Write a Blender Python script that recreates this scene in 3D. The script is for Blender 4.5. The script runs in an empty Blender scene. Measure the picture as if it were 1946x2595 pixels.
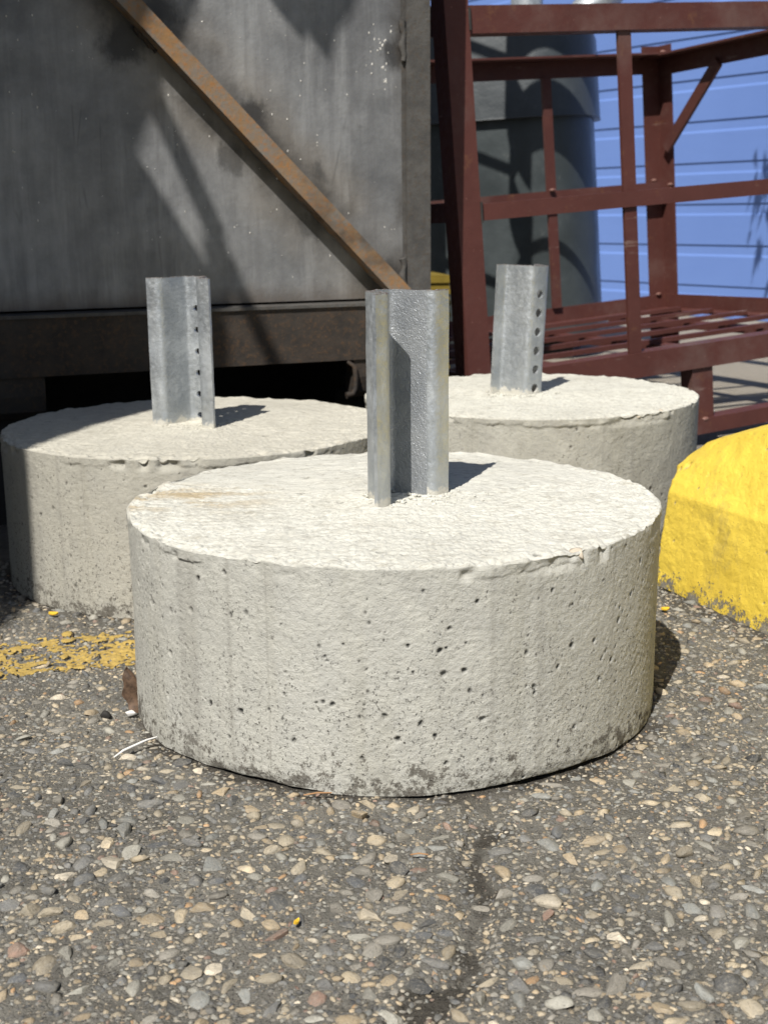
import bpy, bmesh, math, random
import numpy as np
from mathutils import Vector, Matrix

rng = np.random.default_rng(7)
random.seed(7)
scn = bpy.context.scene
C = scn.collection

# ------------------------------------------------------------------ camera
PITCH, ROLL, CAMH = 0.2268, -0.0106, 0.4562
cp, sp = math.cos(PITCH), math.sin(PITCH)
cr, sr = math.cos(ROLL), math.sin(ROLL)
FWD = Vector((0, cp, -sp)); UP0 = Vector((0, sp, cp)); RT0 = Vector((1, 0, 0))
RT = RT0 * cr + UP0 * sr
UP = -RT0 * sr + UP0 * cr
cam_d = bpy.data.cameras.new('camera')
cam = bpy.data.objects.new('camera', cam_d); C.objects.link(cam)
m = Matrix((RT, UP, -FWD)).transposed().to_4x4(); m.translation = (0, 0, CAMH)
cam.matrix_world = m
cam_d.sensor_fit = 'VERTICAL'; cam_d.sensor_height = 36.0; cam_d.sensor_width = 27.0
cam_d.lens = 36.0 * 3270.6 / 2595.0
cam_d.clip_start = 0.05; cam_d.clip_end = 400
cam_d.dof.use_dof = True; cam_d.dof.focus_distance = 1.06; cam_d.dof.aperture_fstop = 15.0
scn.camera = cam

# ------------------------------------------------------------------ world, sun, exposure
EL, AZ = math.radians(51), math.radians(22.2)
SUNDIR = Vector((math.sin(AZ) * math.cos(EL), math.cos(AZ) * math.cos(EL), -math.sin(EL)))   # travel of the light
w = bpy.data.worlds.new('World'); scn.world = w; w.use_nodes = True
nt = w.node_tree; nt.nodes.clear()
sky = nt.nodes.new('ShaderNodeTexSky'); sky.sky_type = 'NISHITA'; sky.sun_disc = False
sky.sun_elevation = EL; sky.sun_rotation = math.radians(180) + AZ
bg = nt.nodes.new('ShaderNodeBackground'); bg.inputs['Strength'].default_value = 0.055
wo = nt.nodes.new('ShaderNodeOutputWorld')
nt.links.new(sky.outputs[0], bg.inputs[0]); nt.links.new(bg.outputs[0], wo.inputs[0])
sun_d = bpy.data.lights.new('sun', 'SUN'); sun_d.energy = 4.6; sun_d.angle = math.radians(0.45)
sun_d.color = (1.0, 0.955, 0.885)
sun = bpy.data.objects.new('sun', sun_d); C.objects.link(sun)
sun.rotation_euler = SUNDIR.to_track_quat('-Z', 'Y').to_euler(); sun.location = (-2, -4, 6)
scn.view_settings.view_transform = 'Standard'; scn.view_settings.look = 'None'
scn.view_settings.exposure = 0.38; scn.view_settings.gamma = 1.0
scn.view_settings.use_curve_mapping = False

# ------------------------------------------------------------------ helpers: noise
def _h(ix, iy, iz, seed):
    with np.errstate(over='ignore'):
        n = (ix.astype(np.int64) * 374761393 + iy.astype(np.int64) * 668265263 + iz.astype(np.int64) * 2147483647 + seed * 974711) & 0x7fffffff
        n = ((n ^ (n >> 13)) * 1274126177) & 0x7fffffff
        n = (n ^ (n >> 16)) & 0xffff
    return n / 32767.5 - 1.0
def vn(P, s, seed=0):
    P = np.asarray(P, float) * s
    i = np.floor(P); f = P - i; u = f * f * (3 - 2 * f)
    i = i.astype(np.int64); r = 0
    for a in (0, 1):
        for b in (0, 1):
            for c in (0, 1):
                wgt = (u[:, 0] if a else 1 - u[:, 0]) * (u[:, 1] if b else 1 - u[:, 1]) * (u[:, 2] if c else 1 - u[:, 2])
                r = r + wgt * _h(i[:, 0] + a, i[:, 1] + b, i[:, 2] + c, seed)
    return r
def sm(a, b, x):
    t = np.clip((x - a) / (b - a), 0, 1); return t * t * (3 - 2 * t)

# ------------------------------------------------------------------ helpers: meshes and tags
def tag(o, label=None, cat=None, group=None, kind=None):
    if label: o['label'] = label
    if cat: o['category'] = cat
    if group: o['group'] = group
    if kind: o['kind'] = kind
    return o
def empty(name, loc=(0, 0, 0), rz=0.0, label=None, cat=None, group=None):
    o = bpy.data.objects.new(name, None); C.objects.link(o); o.location = loc; o.rotation_euler = (0, 0, rz)
    o.empty_display_size = 0.05
    return tag(o, label, cat, group)
def link(name, me, parent=None):
    o = bpy.data.objects.new(name, me); C.objects.link(o)
    if parent is not None: o.parent = parent
    return o
def big_mesh(name, V, F, mat, smooth=True, attrs=None, sharp=None):
    V = np.ascontiguousarray(V, np.float32); me = bpy.data.meshes.new(name)
    groups = F if isinstance(F, list) else [F]
    me.vertices.add(len(V)); me.vertices.foreach_set('co', V.ravel())
    idx = np.concatenate([g.ravel() for g in groups]).astype(np.int32)
    tot = np.concatenate([np.full(len(g), g.shape[1], np.int32) for g in groups])
    st = np.concatenate([[0], np.cumsum(tot)[:-1]]).astype(np.int32)
    me.loops.add(len(idx)); me.loops.foreach_set('vertex_index', idx)
    me.polygons.add(len(tot)); me.polygons.foreach_set('loop_start', st)
    me.update(calc_edges=True); me.validate()
    me.polygons.foreach_set('use_smooth', np.full(len(me.polygons), smooth, bool))
    for k, a in (attrs or {}).items():
        if a.ndim == 1:
            at = me.attributes.new(k, 'FLOAT', 'POINT'); at.data.foreach_set('value', a.astype(np.float32))
        else:
            at = me.attributes.new(k, 'FLOAT_COLOR', 'POINT')
            at.data.foreach_set('color', np.c_[a, np.ones(len(a))].astype(np.float32).ravel())
    if sharp: me.set_sharp_from_angle(angle=math.radians(sharp))
    me.materials.append(mat); return me
def bm_obj(name, bm, mat, parent=None, bevel=0.0, smooth_angle=None):
    if bevel:
        es = [e for e in bm.edges if len(e.link_faces) == 2 and e.calc_face_angle(0) > 0.5]
        bmesh.ops.bevel(bm, geom=es, offset=bevel, segments=2, profile=0.6, affect='EDGES', clamp_overlap=True)
    bmesh.ops.recalc_face_normals(bm, faces=bm.faces)
    me = bpy.data.meshes.new(name); bm.to_mesh(me); bm.free()
    if smooth_angle:
        me.polygons.foreach_set('use_smooth', [True] * len(me.polygons)); me.set_sharp_from_angle(angle=math.radians(smooth_angle))
    me.materials.append(mat); return link(name, me, parent)
def add_box(bm, x0, x1, y0, y1, z0, z1):
    vs = [bm.verts.new((x, y, z)) for z in (z0, z1) for x, y in ((x0, y0), (x1, y0), (x1, y1), (x0, y1))]
    for f in ((3, 2, 1, 0), (4, 5, 6, 7), (0, 1, 5, 4), (1, 2, 6, 5), (2, 3, 7, 6), (3, 0, 4, 7)):
        bm.faces.new([vs[i] for i in f])
def box(name, b, mat, parent, bevel=0.0012):
    bm = bmesh.new(); add_box(bm, *b); return bm_obj(name, bm, mat, parent, bevel)
def prism(name, poly, axis, lo, hi, mat, parent, bevel=0.0, smooth_angle=None):
    """poly in the two other axes (order x,y,z minus axis), extruded along axis"""
    bm = bmesh.new(); rings = []
    for t in (lo, hi):
        r = []
        for (u, v) in poly:
            co = {'x': (t, u, v), 'y': (u, t, v), 'z': (u, v, t)}[axis]
            r.append(bm.verts.new(co))
        rings.append(r)
    n = len(poly)
    for i in range(n): bm.faces.new((rings[0][i], rings[0][(i + 1) % n], rings[1][(i + 1) % n], rings[1][i]))
    bm.faces.new(rings[0][::-1]); bm.faces.new(rings[1])
    return bm_obj(name, bm, mat, parent, bevel, smooth_angle)
def add_tube(bm, pts, radii, seg=10, cap=True):
    pts = [Vector(p) for p in pts]; rings = []
    if not hasattr(radii, '__len__'): radii = [radii] * len(pts)
    prev = None
    for i, p in enumerate(pts):
        d = (pts[min(i + 1, len(pts) - 1)] - pts[max(i - 1, 0)]).normalized()
        ref = prev if prev is not None else (Vector((0, 0, 1)) if abs(d.z) < 0.9 else Vector((1, 0, 0)))
        u = (ref - d * ref.dot(d)).normalized(); v = d.cross(u); prev = u
        rings.append([bm.verts.new(p + (u * math.cos(2 * math.pi * k / seg) + v * math.sin(2 * math.pi * k / seg)) * radii[i]) for k in range(seg)])
    for a, b in zip(rings, rings[1:]):
        for k in range(seg): bm.faces.new((a[k], a[(k + 1) % seg], b[(k + 1) % seg], b[k]))
    if cap: bm.faces.new(rings[0][::-1]); bm.faces.new(rings[-1])

# ------------------------------------------------------------------ helpers: materials
class NT:
    def __init__(self, name, rough=0.7, metal=0.0, spec=0.5):
        self.m = bpy.data.materials.new(name); self.m.use_nodes = True
        self.t = self.m.node_tree; self.b = self.t.nodes['Principled BSDF']
        self.b.inputs['Roughness'].default_value = rough; self.b.inputs['Metallic'].default_value = metal
        self.b.inputs['Specular IOR Level'].default_value = spec
        self.tc = self.t.nodes.new('ShaderNodeTexCoord')
        self.co = self.tc.outputs['Object']
    def l(self, a, b): self.t.links.new(a, b)
    def n(self, k, **kw):
        nd = self.t.nodes.new(k)
        for a, v in kw.items(): setattr(nd, a, v)
        return nd
    def val(self, sock, v):
        if hasattr(v, 'links') or isinstance(v, bpy.types.NodeSocket): self.l(v, sock)
        else: sock.default_value = v
    def mapping(self, scale=(1, 1, 1), loc=(0, 0, 0), rot=(0, 0, 0), src=None):
        mp = self.n('ShaderNodeMapping'); self.l(src or self.co, mp.inputs[0])
        mp.inputs['Scale'].default_value = scale; mp.inputs['Location'].default_value = loc; mp.inputs['Rotation'].default_value = rot
        return mp.outputs[0]
    def noise(self, scale, detail=4, rough=0.55, src=None, dist=0.0):
        nd = self.n('ShaderNodeTexNoise'); self.l(src or self.co, nd.inputs['Vector'])
        nd.inputs['Scale'].default_value = scale; nd.inputs['Detail'].default_value = detail
        nd.inputs['Roughness'].default_value = rough; nd.inputs['Distortion'].default_value = dist
        return nd.outputs['Fac']
    def voro(self, scale, feature='F1', src=None, out='Distance', rnd=1.0):
        nd = self.n('ShaderNodeTexVoronoi', feature=feature); self.l(src or self.co, nd.inputs['Vector'])
        nd.inputs['Scale'].default_value = scale; nd.inputs['Randomness'].default_value = rnd
        return nd.outputs[out]
    def ramp(self, fac, a, b, lo=0.0, hi=1.0, smooth=True):
        nd = self.n('ShaderNodeMapRange'); nd.clamp = True
        if smooth: nd.interpolation_type = 'SMOOTHSTEP'
        self.l(fac, nd.inputs['Value']); nd.inputs['From Min'].default_value = a; nd.inputs['From Max'].default_value = b
        nd.inputs['To Min'].default_value = lo; nd.inputs['To Max'].default_value = hi
        return nd.outputs[0]
    def math(self, op, a, b=0.0, c=None):
        nd = self.n('ShaderNodeMath', operation=op); self.val(nd.inputs[0], a); self.val(nd.inputs[1], b)
        if c is not None: self.val(nd.inputs[2], c)
        return nd.outputs[0]
    def mix(self, fac, a, b, mode='MIX'):
        nd = self.n('ShaderNodeMix', data_type='RGBA', blend_type=mode)
        self.val(nd.inputs[0], fac)
        for s, v in ((nd.inputs[6], a), (nd.inputs[7], b)):
            if isinstance(v, tuple): s.default_value = (*v, 1) if len(v) == 3 else v
            else: self.l(v, s)
        return nd.outputs[2]
    def attr(self, name, out='Fac'):
        nd = self.n('ShaderNodeAttribute'); nd.attribute_name = name; return nd.outputs[out]
    def xyz(self, src=None):
        nd = self.n('ShaderNodeSeparateXYZ'); self.l(src or self.co, nd.inputs[0]); return nd.outputs
    def color(self, c):
        if isinstance(c, tuple): self.b.inputs['Base Color'].default_value = (*c, 1)
        else: self.l(c, self.b.inputs['Base Color'])
    def rough(self, r): self.val(self.b.inputs['Roughness'], r)
    def metal(self, r): self.val(self.b.inputs['Metallic'], r)
    def bump(self, layers):
        prev = None
        for h, dist in layers:
            nd = self.n('ShaderNodeBump'); self.l(h, nd.inputs['Height']); nd.inputs['Distance'].default_value = dist
            nd.inputs['Strength'].default_value = 1.0
            if prev is not None: self.l(prev, nd.inputs['Normal'])
            prev = nd.outputs[0]
        self.l(prev, self.b.inputs['Normal'])

def lineseg_dist(N, ax, az, bx, bz):
    """distance in the local x-z plane to the line a-b (nodes)"""
    L = math.hypot(bx - ax, bz - az); nx, nz = -(bz - az) / L, (bx - ax) / L
    s = N.xyz()
    d = N.math('ADD', N.math('MULTIPLY', s[0], nx), N.math('MULTIPLY', s[2], nz))
    return N.math('ABSOLUTE', N.math('SUBTRACT', d, ax * nx + az * nz))

# concrete of the round bases ---------------------------------------------
def mat_concrete(name, side, top, stain=False):
    N = NT(name, 0.92, 0, 0.25)
    tp = N.attr('topness'); dirt_dark = N.attr('dirt_dark'); z = N.xyz()[2]
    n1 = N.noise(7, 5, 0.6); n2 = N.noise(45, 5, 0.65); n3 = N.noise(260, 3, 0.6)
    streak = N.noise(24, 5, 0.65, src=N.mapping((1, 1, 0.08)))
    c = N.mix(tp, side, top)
    c = N.mix(N.ramp(n1, 0.35, 0.7, 0, 0.32), c, (side[0] * 0.80, side[1] * 0.79, side[2] * 0.76))
    c = N.mix(N.math('MULTIPLY', N.ramp(streak, 0.45, 0.72, 0, 0.5), N.math('SUBTRACT', 1.0, tp)), c, (side[0] * 0.70, side[1] * 0.68, side[2] * 0.62))
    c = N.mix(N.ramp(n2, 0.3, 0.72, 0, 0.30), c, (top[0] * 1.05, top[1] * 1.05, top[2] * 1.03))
    c = N.mix(N.ramp(n3, 0.55, 0.75, 0, 0.22), c, (0.20, 0.19, 0.165))
    if stain:
        s = N.xyz()
        m1 = N.math('MULTIPLY', N.ramp(s[0], -0.20, -0.08, 1, 0), N.ramp(N.noise(22, 5, 0.7, src=N.mapping((0.5, 2.2, 1))), 0.42, 0.62))
        m1 = N.math('MULTIPLY', N.math('MULTIPLY', m1, tp), N.math('MULTIPLY', N.ramp(s[1], -0.08, 0.0), N.ramp(s[1], 0.1, 0.04, 0, 1)))
        c = N.mix(N.math('MULTIPLY', m1, 0.8), c, (0.38, 0.29, 0.16))
    # black specks and mould, denser towards the foot
    v = N.noise(300, 5, 0.75); speck = N.ramp(v, 0.56, 0.63)
    low = N.ramp(z, 0.012, 0.13, 1.0, 0.0)
    pm = N.noise(30, 6, 0.8)
    th = N.math('ADD', pm, N.math('MULTIPLY', low, 0.38))
    mk = N.ramp(th, 0.40, 0.66)
    speck = N.math('MAXIMUM', speck, N.math('MULTIPLY', N.ramp(N.noise(620, 4, 0.75), 0.60, 0.66), 0.8))
    spk = N.math('MULTIPLY', N.math('MULTIPLY', speck, mk), N.math('SUBTRACT', 1.0, N.math('MULTIPLY', tp, 0.85)))
    c = N.mix(N.math('MULTIPLY', spk, 0.85), c, (0.045, 0.042, 0.038))
    blot = N.math('MULTIPLY', N.ramp(N.math('ADD', N.noise(70, 6, 0.8), N.math('MULTIPLY', N.ramp(z, 0.0, 0.06, 1, 0), 0.20)), 0.65, 0.74), N.math('SUBTRACT', 1.0, tp))
    c = N.mix(N.math('MULTIPLY', blot, 0.8), c, (0.075, 0.065, 0.052))
    # fine hair cracks / trowel drag in the skin of the top
    tr = N.noise(110, 7, 0.8, src=N.mapping((0.45, 1.5, 1)))
    c = N.mix(N.math('MULTIPLY', N.ramp(tr, 0.50, 0.36, 0, 0.62), tp), c, (0.27, 0.25, 0.20)); c = N.mix(N.math('MULTIPLY', N.ramp(N.noise(11, 6, 0.75), 0.5, 0.7, 0, 0.45), tp), c, (0.44, 0.42, 0.36))
    seam = N.noise(5.5, 2, 0.4, src=N.mapping((1, 1, 0.0)))
    sl = N.math('MULTIPLY', N.ramp(N.math('ABSOLUTE', N.math('SUBTRACT', seam, 0.5)), 0.0, 0.006, 0.35, 0), N.math('SUBTRACT', 1.0, tp))
    c = N.mix(sl, c, (0.27, 0.26, 0.23))
    c = N.mix(N.math('MULTIPLY', dirt_dark, 0.95), c, (0.028, 0.027, 0.026))  # dark of the holes, dirt and shade together, put into the colour
    N.color(c)
    N.bump([(N.noise(150, 7, 0.8), 0.0006), (n3, 0.0006), (tr, 0.0009), (N.noise(800, 2, 0.6), 0.0005)])
    return N.m

def mat_galv(name, base=(0.46, 0.485, 0.50), metal=0.72):
    N = NT(name, 0.42, metal, 0.5)
    v = N.voro(95, 'F1', out='Color', src=N.mapping((1, 1, 0.6)))
    g = N.n('ShaderNodeRGBToBW'); N.l(v, g.inputs[0])
    n = N.noise(28, 5, 0.65, src=N.mapping((1, 1, 0.35))); n2 = N.noise(170, 4, 0.65)
    c = N.mix(N.ramp(g.outputs[0], 0.2, 0.8, 0, 0.35), base, (base[0] * 0.72, base[1] * 0.74, base[2] * 0.78))
    c = N.mix(N.ramp(n, 0.45, 0.7, 0, 0.55), c, (base[0] * 0.66, base[1] * 0.69, base[2] * 0.74))
    c = N.mix(N.ramp(N.noise(14, 6, 0.75), 0.60, 0.72, 0, 0.7), c, (0.56, 0.59, 0.60))
    c = N.mix(N.ramp(N.noise(9, 4, 0.7), 0.62, 0.74, 0, 0.12), c, (0.30, 0.28, 0.22))
    zf = N.math('ADD', N.xyz()[2], N.math('MULTIPLY', N.math('SUBTRACT', N.noise(120, 4, 0.7), 0.5), 0.030))
    spl = N.ramp(zf, 0.1906 + 0.004, 0.1906 + 0.008, 0.9, 0); c = N.mix(spl, c, (0.52, 0.50, 0.44))
    cut = N.math('MULTIPLY', N.attr('cut'), N.ramp(N.noise(300, 4, 0.7), 0.3, 0.6)); c = N.mix(cut, c, (0.09, 0.05, 0.03))
    N.color(c); N.rough(N.ramp(n2, 0.3, 0.7, 0.34, 0.58))
    N.metal(N.math('MULTIPLY', N.ramp(N.noise(20, 4, 0.7), 0.4, 0.7, metal, metal * 0.55), N.math('SUBTRACT', 1.0, N.math('MAXIMUM', spl, cut))))
    N.bump([(n2, 0.0008), (N.noise(60, 3, 0.6), 0.0012)])
    return N.m
def mat_galv_rough():
    N = NT('galvanised_steel_orange_peel', 0.45, 0.65, 0.5)
    n = N.noise(330, 3, 0.5, src=N.mapping((1, 1, 0.7)), dist=0.8)
    c = N.mix(N.ramp(N.noise(30, 4, 0.6), 0.35, 0.7), (0.42, 0.44, 0.46), (0.32, 0.34, 0.365))
    N.color(c); N.bump([(n, 0.0009), (N.noise(700, 2, 0.5), 0.0005)])
    return N.m
def mat_paint(name, col, rough=0.55, wear=(0.25, 0.18, 0.15), amt=0.25, bump=0.0006):
    N = NT(name, rough, 0, 0.28)
    n = N.noise(9, 5, 0.6); n2 = N.noise(70, 5, 0.7)
    c = N.mix(N.ramp(n, 0.35, 0.7, 0, 0.6), col, tuple(x * 0.72 for x in col))
    c = N.mix(N.ramp(n2, 0.60, 0.72, 0, amt), c, wear); c = N.mix(N.ramp(N.noise(16, 6, 0.8), 0.58, 0.70, 0, 0.5), c, (0.16, 0.075, 0.035)); c = N.mix(N.ramp(N.noise(3.5, 5, 0.7), 0.5, 0.75, 0, 0.3), c, (0.21, 0.17, 0.15)); c = N.mix(N.ramp(N.noise(34, 5, 0.75, src=N.mapping((0.12, 0.12, 1))), 0.62, 0.70, 0, 0.55), c, (0.27, 0.20, 0.17))
    v = N.voro(60, 'F1'); c = N.mix(N.ramp(v, 0.03, 0.06, 0.6, 0), c, tuple(min(1, x * 2.6) for x in wear))
    N.color(c); N.rough(N.ramp(n2, 0.3, 0.7, rough - 0.1, rough + 0.15)); N.bump([(n2, bump), (N.noise(300, 2, 0.5), bump * 0.4)])
    return N.m
def mat_sheet(brace_a, brace_b):
    N = NT('mill_scale_sheet_steel', 0.5, 0.15, 0.45)
    st = N.noise(55, 5, 0.65, src=N.mapping((1, 1, 0.07))); st2 = N.noise(18, 5, 0.7, src=N.mapping((1, 1, 0.10)))
    n = N.noise(5.5, 6, 0.7); nf = N.noise(45, 6, 0.75)
    c = N.mix(N.ramp(n, 0.3, 0.7), (0.108, 0.111, 0.116), (0.245, 0.249, 0.252))
    c = N.mix(N.ramp(st, 0.42, 0.72, 0, 0.5), c, (0.12, 0.12, 0.125))
    c = N.mix(N.ramp(st2, 0.48, 0.72, 0, 0.6), c, (0.315, 0.32, 0.322))
    c = N.mix(N.ramp(nf, 0.60, 0.74, 0, 0.35), c, (0.10, 0.10, 0.10))
    d = lineseg_dist(N, *brace_a, *brace_b)
    dn = N.math('ADD', d, N.math('MULTIPLY', N.math('SUBTRACT', N.noise(7, 5, 0.7), 0.5), 0.11))
    patch = N.ramp(N.noise(6.5, 2, 0.5), 0.40, 0.58, 0.35, 1.0)
    burn = N.math('MULTIPLY', N.ramp(dn, 0.020, 0.060, 1, 0), patch)
    halo = N.math('MULTIPLY', N.ramp(dn, 0.03, 0.11, 1, 0), patch)
    c = N.mix(N.math('MULTIPLY', halo, 0.4), c, (0.22, 0.18, 0.13))
    c = N.mix(N.math('MULTIPLY', burn, 0.85), c, (0.035, 0.033, 0.032))
    s = N.xyz(); bn_ = N.math('MULTIPLY', N.math('SUBTRACT', N.noise(24, 6, 0.75, src=N.mapping((1, 1, 0.6))), 0.5), 0.075)
    for (qx_, qz_, r_, k_) in ((-0.478, 0.705, 0.050, 0.95), (-0.425, 0.745, 0.045, 0.85), (-0.292, 0.600, 0.036, 0.85), (-0.325, 0.540, 0.03, 0.6), (-0.200, 0.440, 0.028, 0.55), (-0.075, 0.350, 0.04, 0.8), (-0.052, 0.700, 0.028, 0.8), (-0.19, 0.52, 0.02, 0.5)):
        dd = N.math('ADD', N.math('SQRT', N.math('ADD', N.math('POWER', N.math('SUBTRACT', s[0], qx_), 2.0), N.math('POWER', N.math('SUBTRACT', s[2], qz_), 2.0))), bn_)
        c = N.mix(N.ramp(dd, r_ * 0.35, r_, k_, 0), c, (0.028, 0.027, 0.027))
    for rot_, sc_ in ((0.5, 9), (-0.9, 7), (1.3, 8)):
        sv = N.voro(sc_, 'DISTANCE_TO_EDGE', src=N.mapping((1, 1, 0.22), rot=(0, rot_, 0)))
        c = N.mix(N.math('MULTIPLY', N.ramp(sv, 0.0, 0.012, 1, 0), N.ramp(N.noise(8, 3), 0.56, 0.66, 0, 0.45)), c, (0.07, 0.07, 0.07))
    edge = N.math('ADD', N.math('ABSOLUTE', N.math('ADD', s[0], 0.045)), N.math('MULTIPLY', N.math('SUBTRACT', N.noise(16, 5, 0.7), 0.5), 0.07))
    c = N.mix(N.math('MULTIPLY', N.ramp(edge, 0.0, 0.03, 1, 0), N.ramp(N.noise(5, 2), 0.45, 0.6, 0.1, 0.8)), c, (0.05, 0.043, 0.037))
    ft = N.math('ADD', s[2], N.math('MULTIPLY', N.math('SUBTRACT', N.noise(12, 5, 0.7), 0.5), 0.05))
    c = N.mix(N.ramp(ft, 0.315, 0.36, 0.65, 0), c, (0.10, 0.075, 0.055))
    N.color(c); N.rough(N.ramp(nf, 0.3, 0.7, 0.42, 0.62)); N.metal(N.ramp(burn, 0, 1, 0.15, 0.0)); N.bump([(n, 0.004), (nf, 0.0006), (st, 0.0005)])
    return N.m
def mat_rust(name, a, b, c_, dark=0.3):
    N = NT(name, 0.8, 0.1, 0.3)
    n = N.noise(30, 6, 0.72); n2 = N.noise(160, 4, 0.7); n3 = N.noise(8, 4, 0.6)
    c = N.mix(N.ramp(n, 0.35, 0.65), a, b); c = N.mix(N.ramp(n2, 0.50, 0.66, 0, 0.7), c, c_)
    c = N.mix(N.ramp(n3, 0.5, 0.72, 0, dark), c, (0.05, 0.045, 0.04))
    N.color(c); N.bump([(n, 0.0012), (n2, 0.0008)])
    return N.m

# ground and pebbles -----------------------------------------------------
def mat_ground():
    N = NT('exposed_aggregate_mortar', 0.93, 0, 0.2)
    n1 = N.noise(5, 5, 0.6); n2 = N.noise(60, 5, 0.7); n3 = N.noise(420, 3, 0.65)
    c = N.mix(N.ramp(n1, 0.32, 0.7), (0.165, 0.157, 0.136), (0.265, 0.252, 0.220))
    c = N.mix(N.ramp(n2, 0.42, 0.68, 0, 0.6), c, (0.115, 0.110, 0.096))
    vc = N.voro(430, 'F1', out='Color'); g = N.n('ShaderNodeSeparateColor'); N.l(vc, g.inputs[0])
    vd = N.voro(430, 'F1')
    grain = N.math('MULTIPLY', N.ramp(vd, 0.30, 0.42, 1, 0), N.ramp(g.outputs[0], 0.55, 0.62))
    gc = N.mix(g.outputs[1], (0.36, 0.31, 0.24), (0.14, 0.14, 0.145))
    c = N.mix(N.math('MULTIPLY', grain, 0.85), c, gc)
    v2 = N.voro(120, 'F1'); v2c = N.voro(120, 'F1', out='Color'); g2 = N.n('ShaderNodeSeparateColor'); N.l(v2c, g2.inputs[0])
    st = N.math('MULTIPLY', N.ramp(v2, 0.30, 0.36, 1, 0), N.ramp(g2.outputs[0], 0.45, 0.5))
    sc = N.mix(g2.outputs[1], (0.30, 0.25, 0.18), (0.10, 0.10, 0.105))
    far = N.ramp(N.xyz()[1], 1.5, 2.3)
    c = N.mix(N.math('MULTIPLY', st, far), c, sc)
    pale = N.ramp(N.xyz()[1], 2.2, 3.2, 0, 0.75)
    c = N.mix(pale, c, (0.40, 0.355, 0.285))
    c = N.mix(N.math('MULTIPLY', N.attr('dirt_dark'), 0.92), c, (0.052, 0.045, 0.036))
    N.color(c)
    N.bump([(n2, 0.006), (N.noise(170, 6, 0.75), 0.004), (N.ramp(vd, 0.0, 0.5, 1, 0), 0.0014), (n3, 0.002)])
    return N.m
def mat_pebble(single):
    N = NT('pebble_single' if single else 'pebble_bed', 0.72, 0, 0.35)
    if single:
        oi = N.n('ShaderNodeObjectInfo'); base = oi.outputs['Color']
        co = N.n('ShaderNodeVectorMath', operation='ADD'); N.l(N.co, co.inputs[0])
        sc = N.n('ShaderNodeVectorMath', operation='SCALE'); N.l(oi.outputs['Location'], sc.inputs[0]); sc.inputs['Scale'].default_value = 900.0
        N.l(sc.outputs[0], co.inputs[1]); src = co.outputs[0]; k = 0.006
    else:
        base = N.attr('Col', 'Color'); src = N.co; k = 1.0
    n = N.noise(150 * k, 4, 0.65, src=src); n2 = N.noise(520 * k, 4, 0.7, src=src); spk = N.noise(1100 * k, 3, 0.7, src=src); lay = N.noise(220 * k, 3, 0.6, src=N.mapping((1, 1, 3.2), src=src))
    c = N.mix(N.ramp(n, 0.40, 0.66, 0.05, 0.52), base, (0.175, 0.166, 0.143))
    c = N.mix(N.ramp(n2, 0.52, 0.72, 0, 0.38), c, (0.42, 0.38, 0.31))
    c = N.mix(N.ramp(lay, 0.56, 0.66, 0, 0.22), c, (0.38, 0.35, 0.29))
    c = N.mix(N.ramp(spk, 0.58, 0.66, 0, 0.55), c, (0.055, 0.05, 0.045)); c = N.mix(N.ramp(spk, 0.40, 0.33, 0, 0.35), c, (0.45, 0.42, 0.36))
    N.color(c); N.rough(N.ramp(n, 0.3, 0.7, 0.55, 0.85)); N.bump([(n, 0.0016), (n2, 0.0008), (spk, 0.0003)])
    return N.m
def mat_yellow_block():
    N = NT('worn_yellow_paint_on_concrete', 0.6, 0, 0.4)
    z = N.xyz()[2]; n = N.noise(38, 8, 0.82); n2 = N.noise(240, 5, 0.75); n3 = N.noise(6, 4)
    y = N.mix(N.ramp(n3, 0.35, 0.7), (0.82, 0.61, 0.08), (0.71, 0.51, 0.06))
    y = N.mix(N.ramp(N.noise(14, 5, 0.7), 0.52, 0.72, 0, 0.45), y, (0.45, 0.33, 0.07))
    y = N.mix(N.ramp(N.noise(9, 6, 0.8, src=N.mapping((1, 1, 0.5))), 0.56, 0.70, 0, 0.5), y, (0.34, 0.26, 0.09)); y = N.mix(N.ramp(N.noise(200, 5, 0.8), 0.60, 0.68, 0, 0.55), y, (0.36, 0.27, 0.08))
    grey = N.mix(N.ramp(n2, 0.35, 0.65), (0.30, 0.275, 0.22), (0.16, 0.145, 0.115))
    th = N.math('ADD', N.math('ADD', n, N.math('MULTIPLY', N.math('SUBTRACT', n2, 0.5), 0.5)), N.ramp(z, 0.0, 0.05, 0.24, 0.0))
    chip = N.math('MAXIMUM', N.ramp(th, 0.70, 0.73), N.math('MULTIPLY', N.attr('dirt_dark'), 0.9))
    c = N.mix(chip, y, grey); c = N.mix(N.ramp(N.voro(120), 0.05, 0.10, 0.55, 0), c, (0.12, 0.10, 0.05))
    N.color(c); N.rough(N.ramp(chip, 0, 1, 0.55, 0.92)); N.bump([(N.noise(90, 6, 0.75), 0.0016), (n2, 0.0010), (N.ramp(chip, 0, 1, 1, 0), 0.0008)])
    return N.m
def mat_stripe():
    N = NT('worn_yellow_road_paint', 0.7, 0, 0.35)
    n = N.noise(45, 6, 0.75); n2 = N.noise(220, 4, 0.7)
    c = N.mix(N.ramp(n, 0.35, 0.65), (0.48, 0.34, 0.095), (0.38, 0.265, 0.075))
    c = N.mix(N.ramp(n2, 0.50, 0.68, 0, 0.7), c, (0.20, 0.15, 0.07)); N.color(c); N.bump([(n2, 0.0008)])
    return N.m
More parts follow.
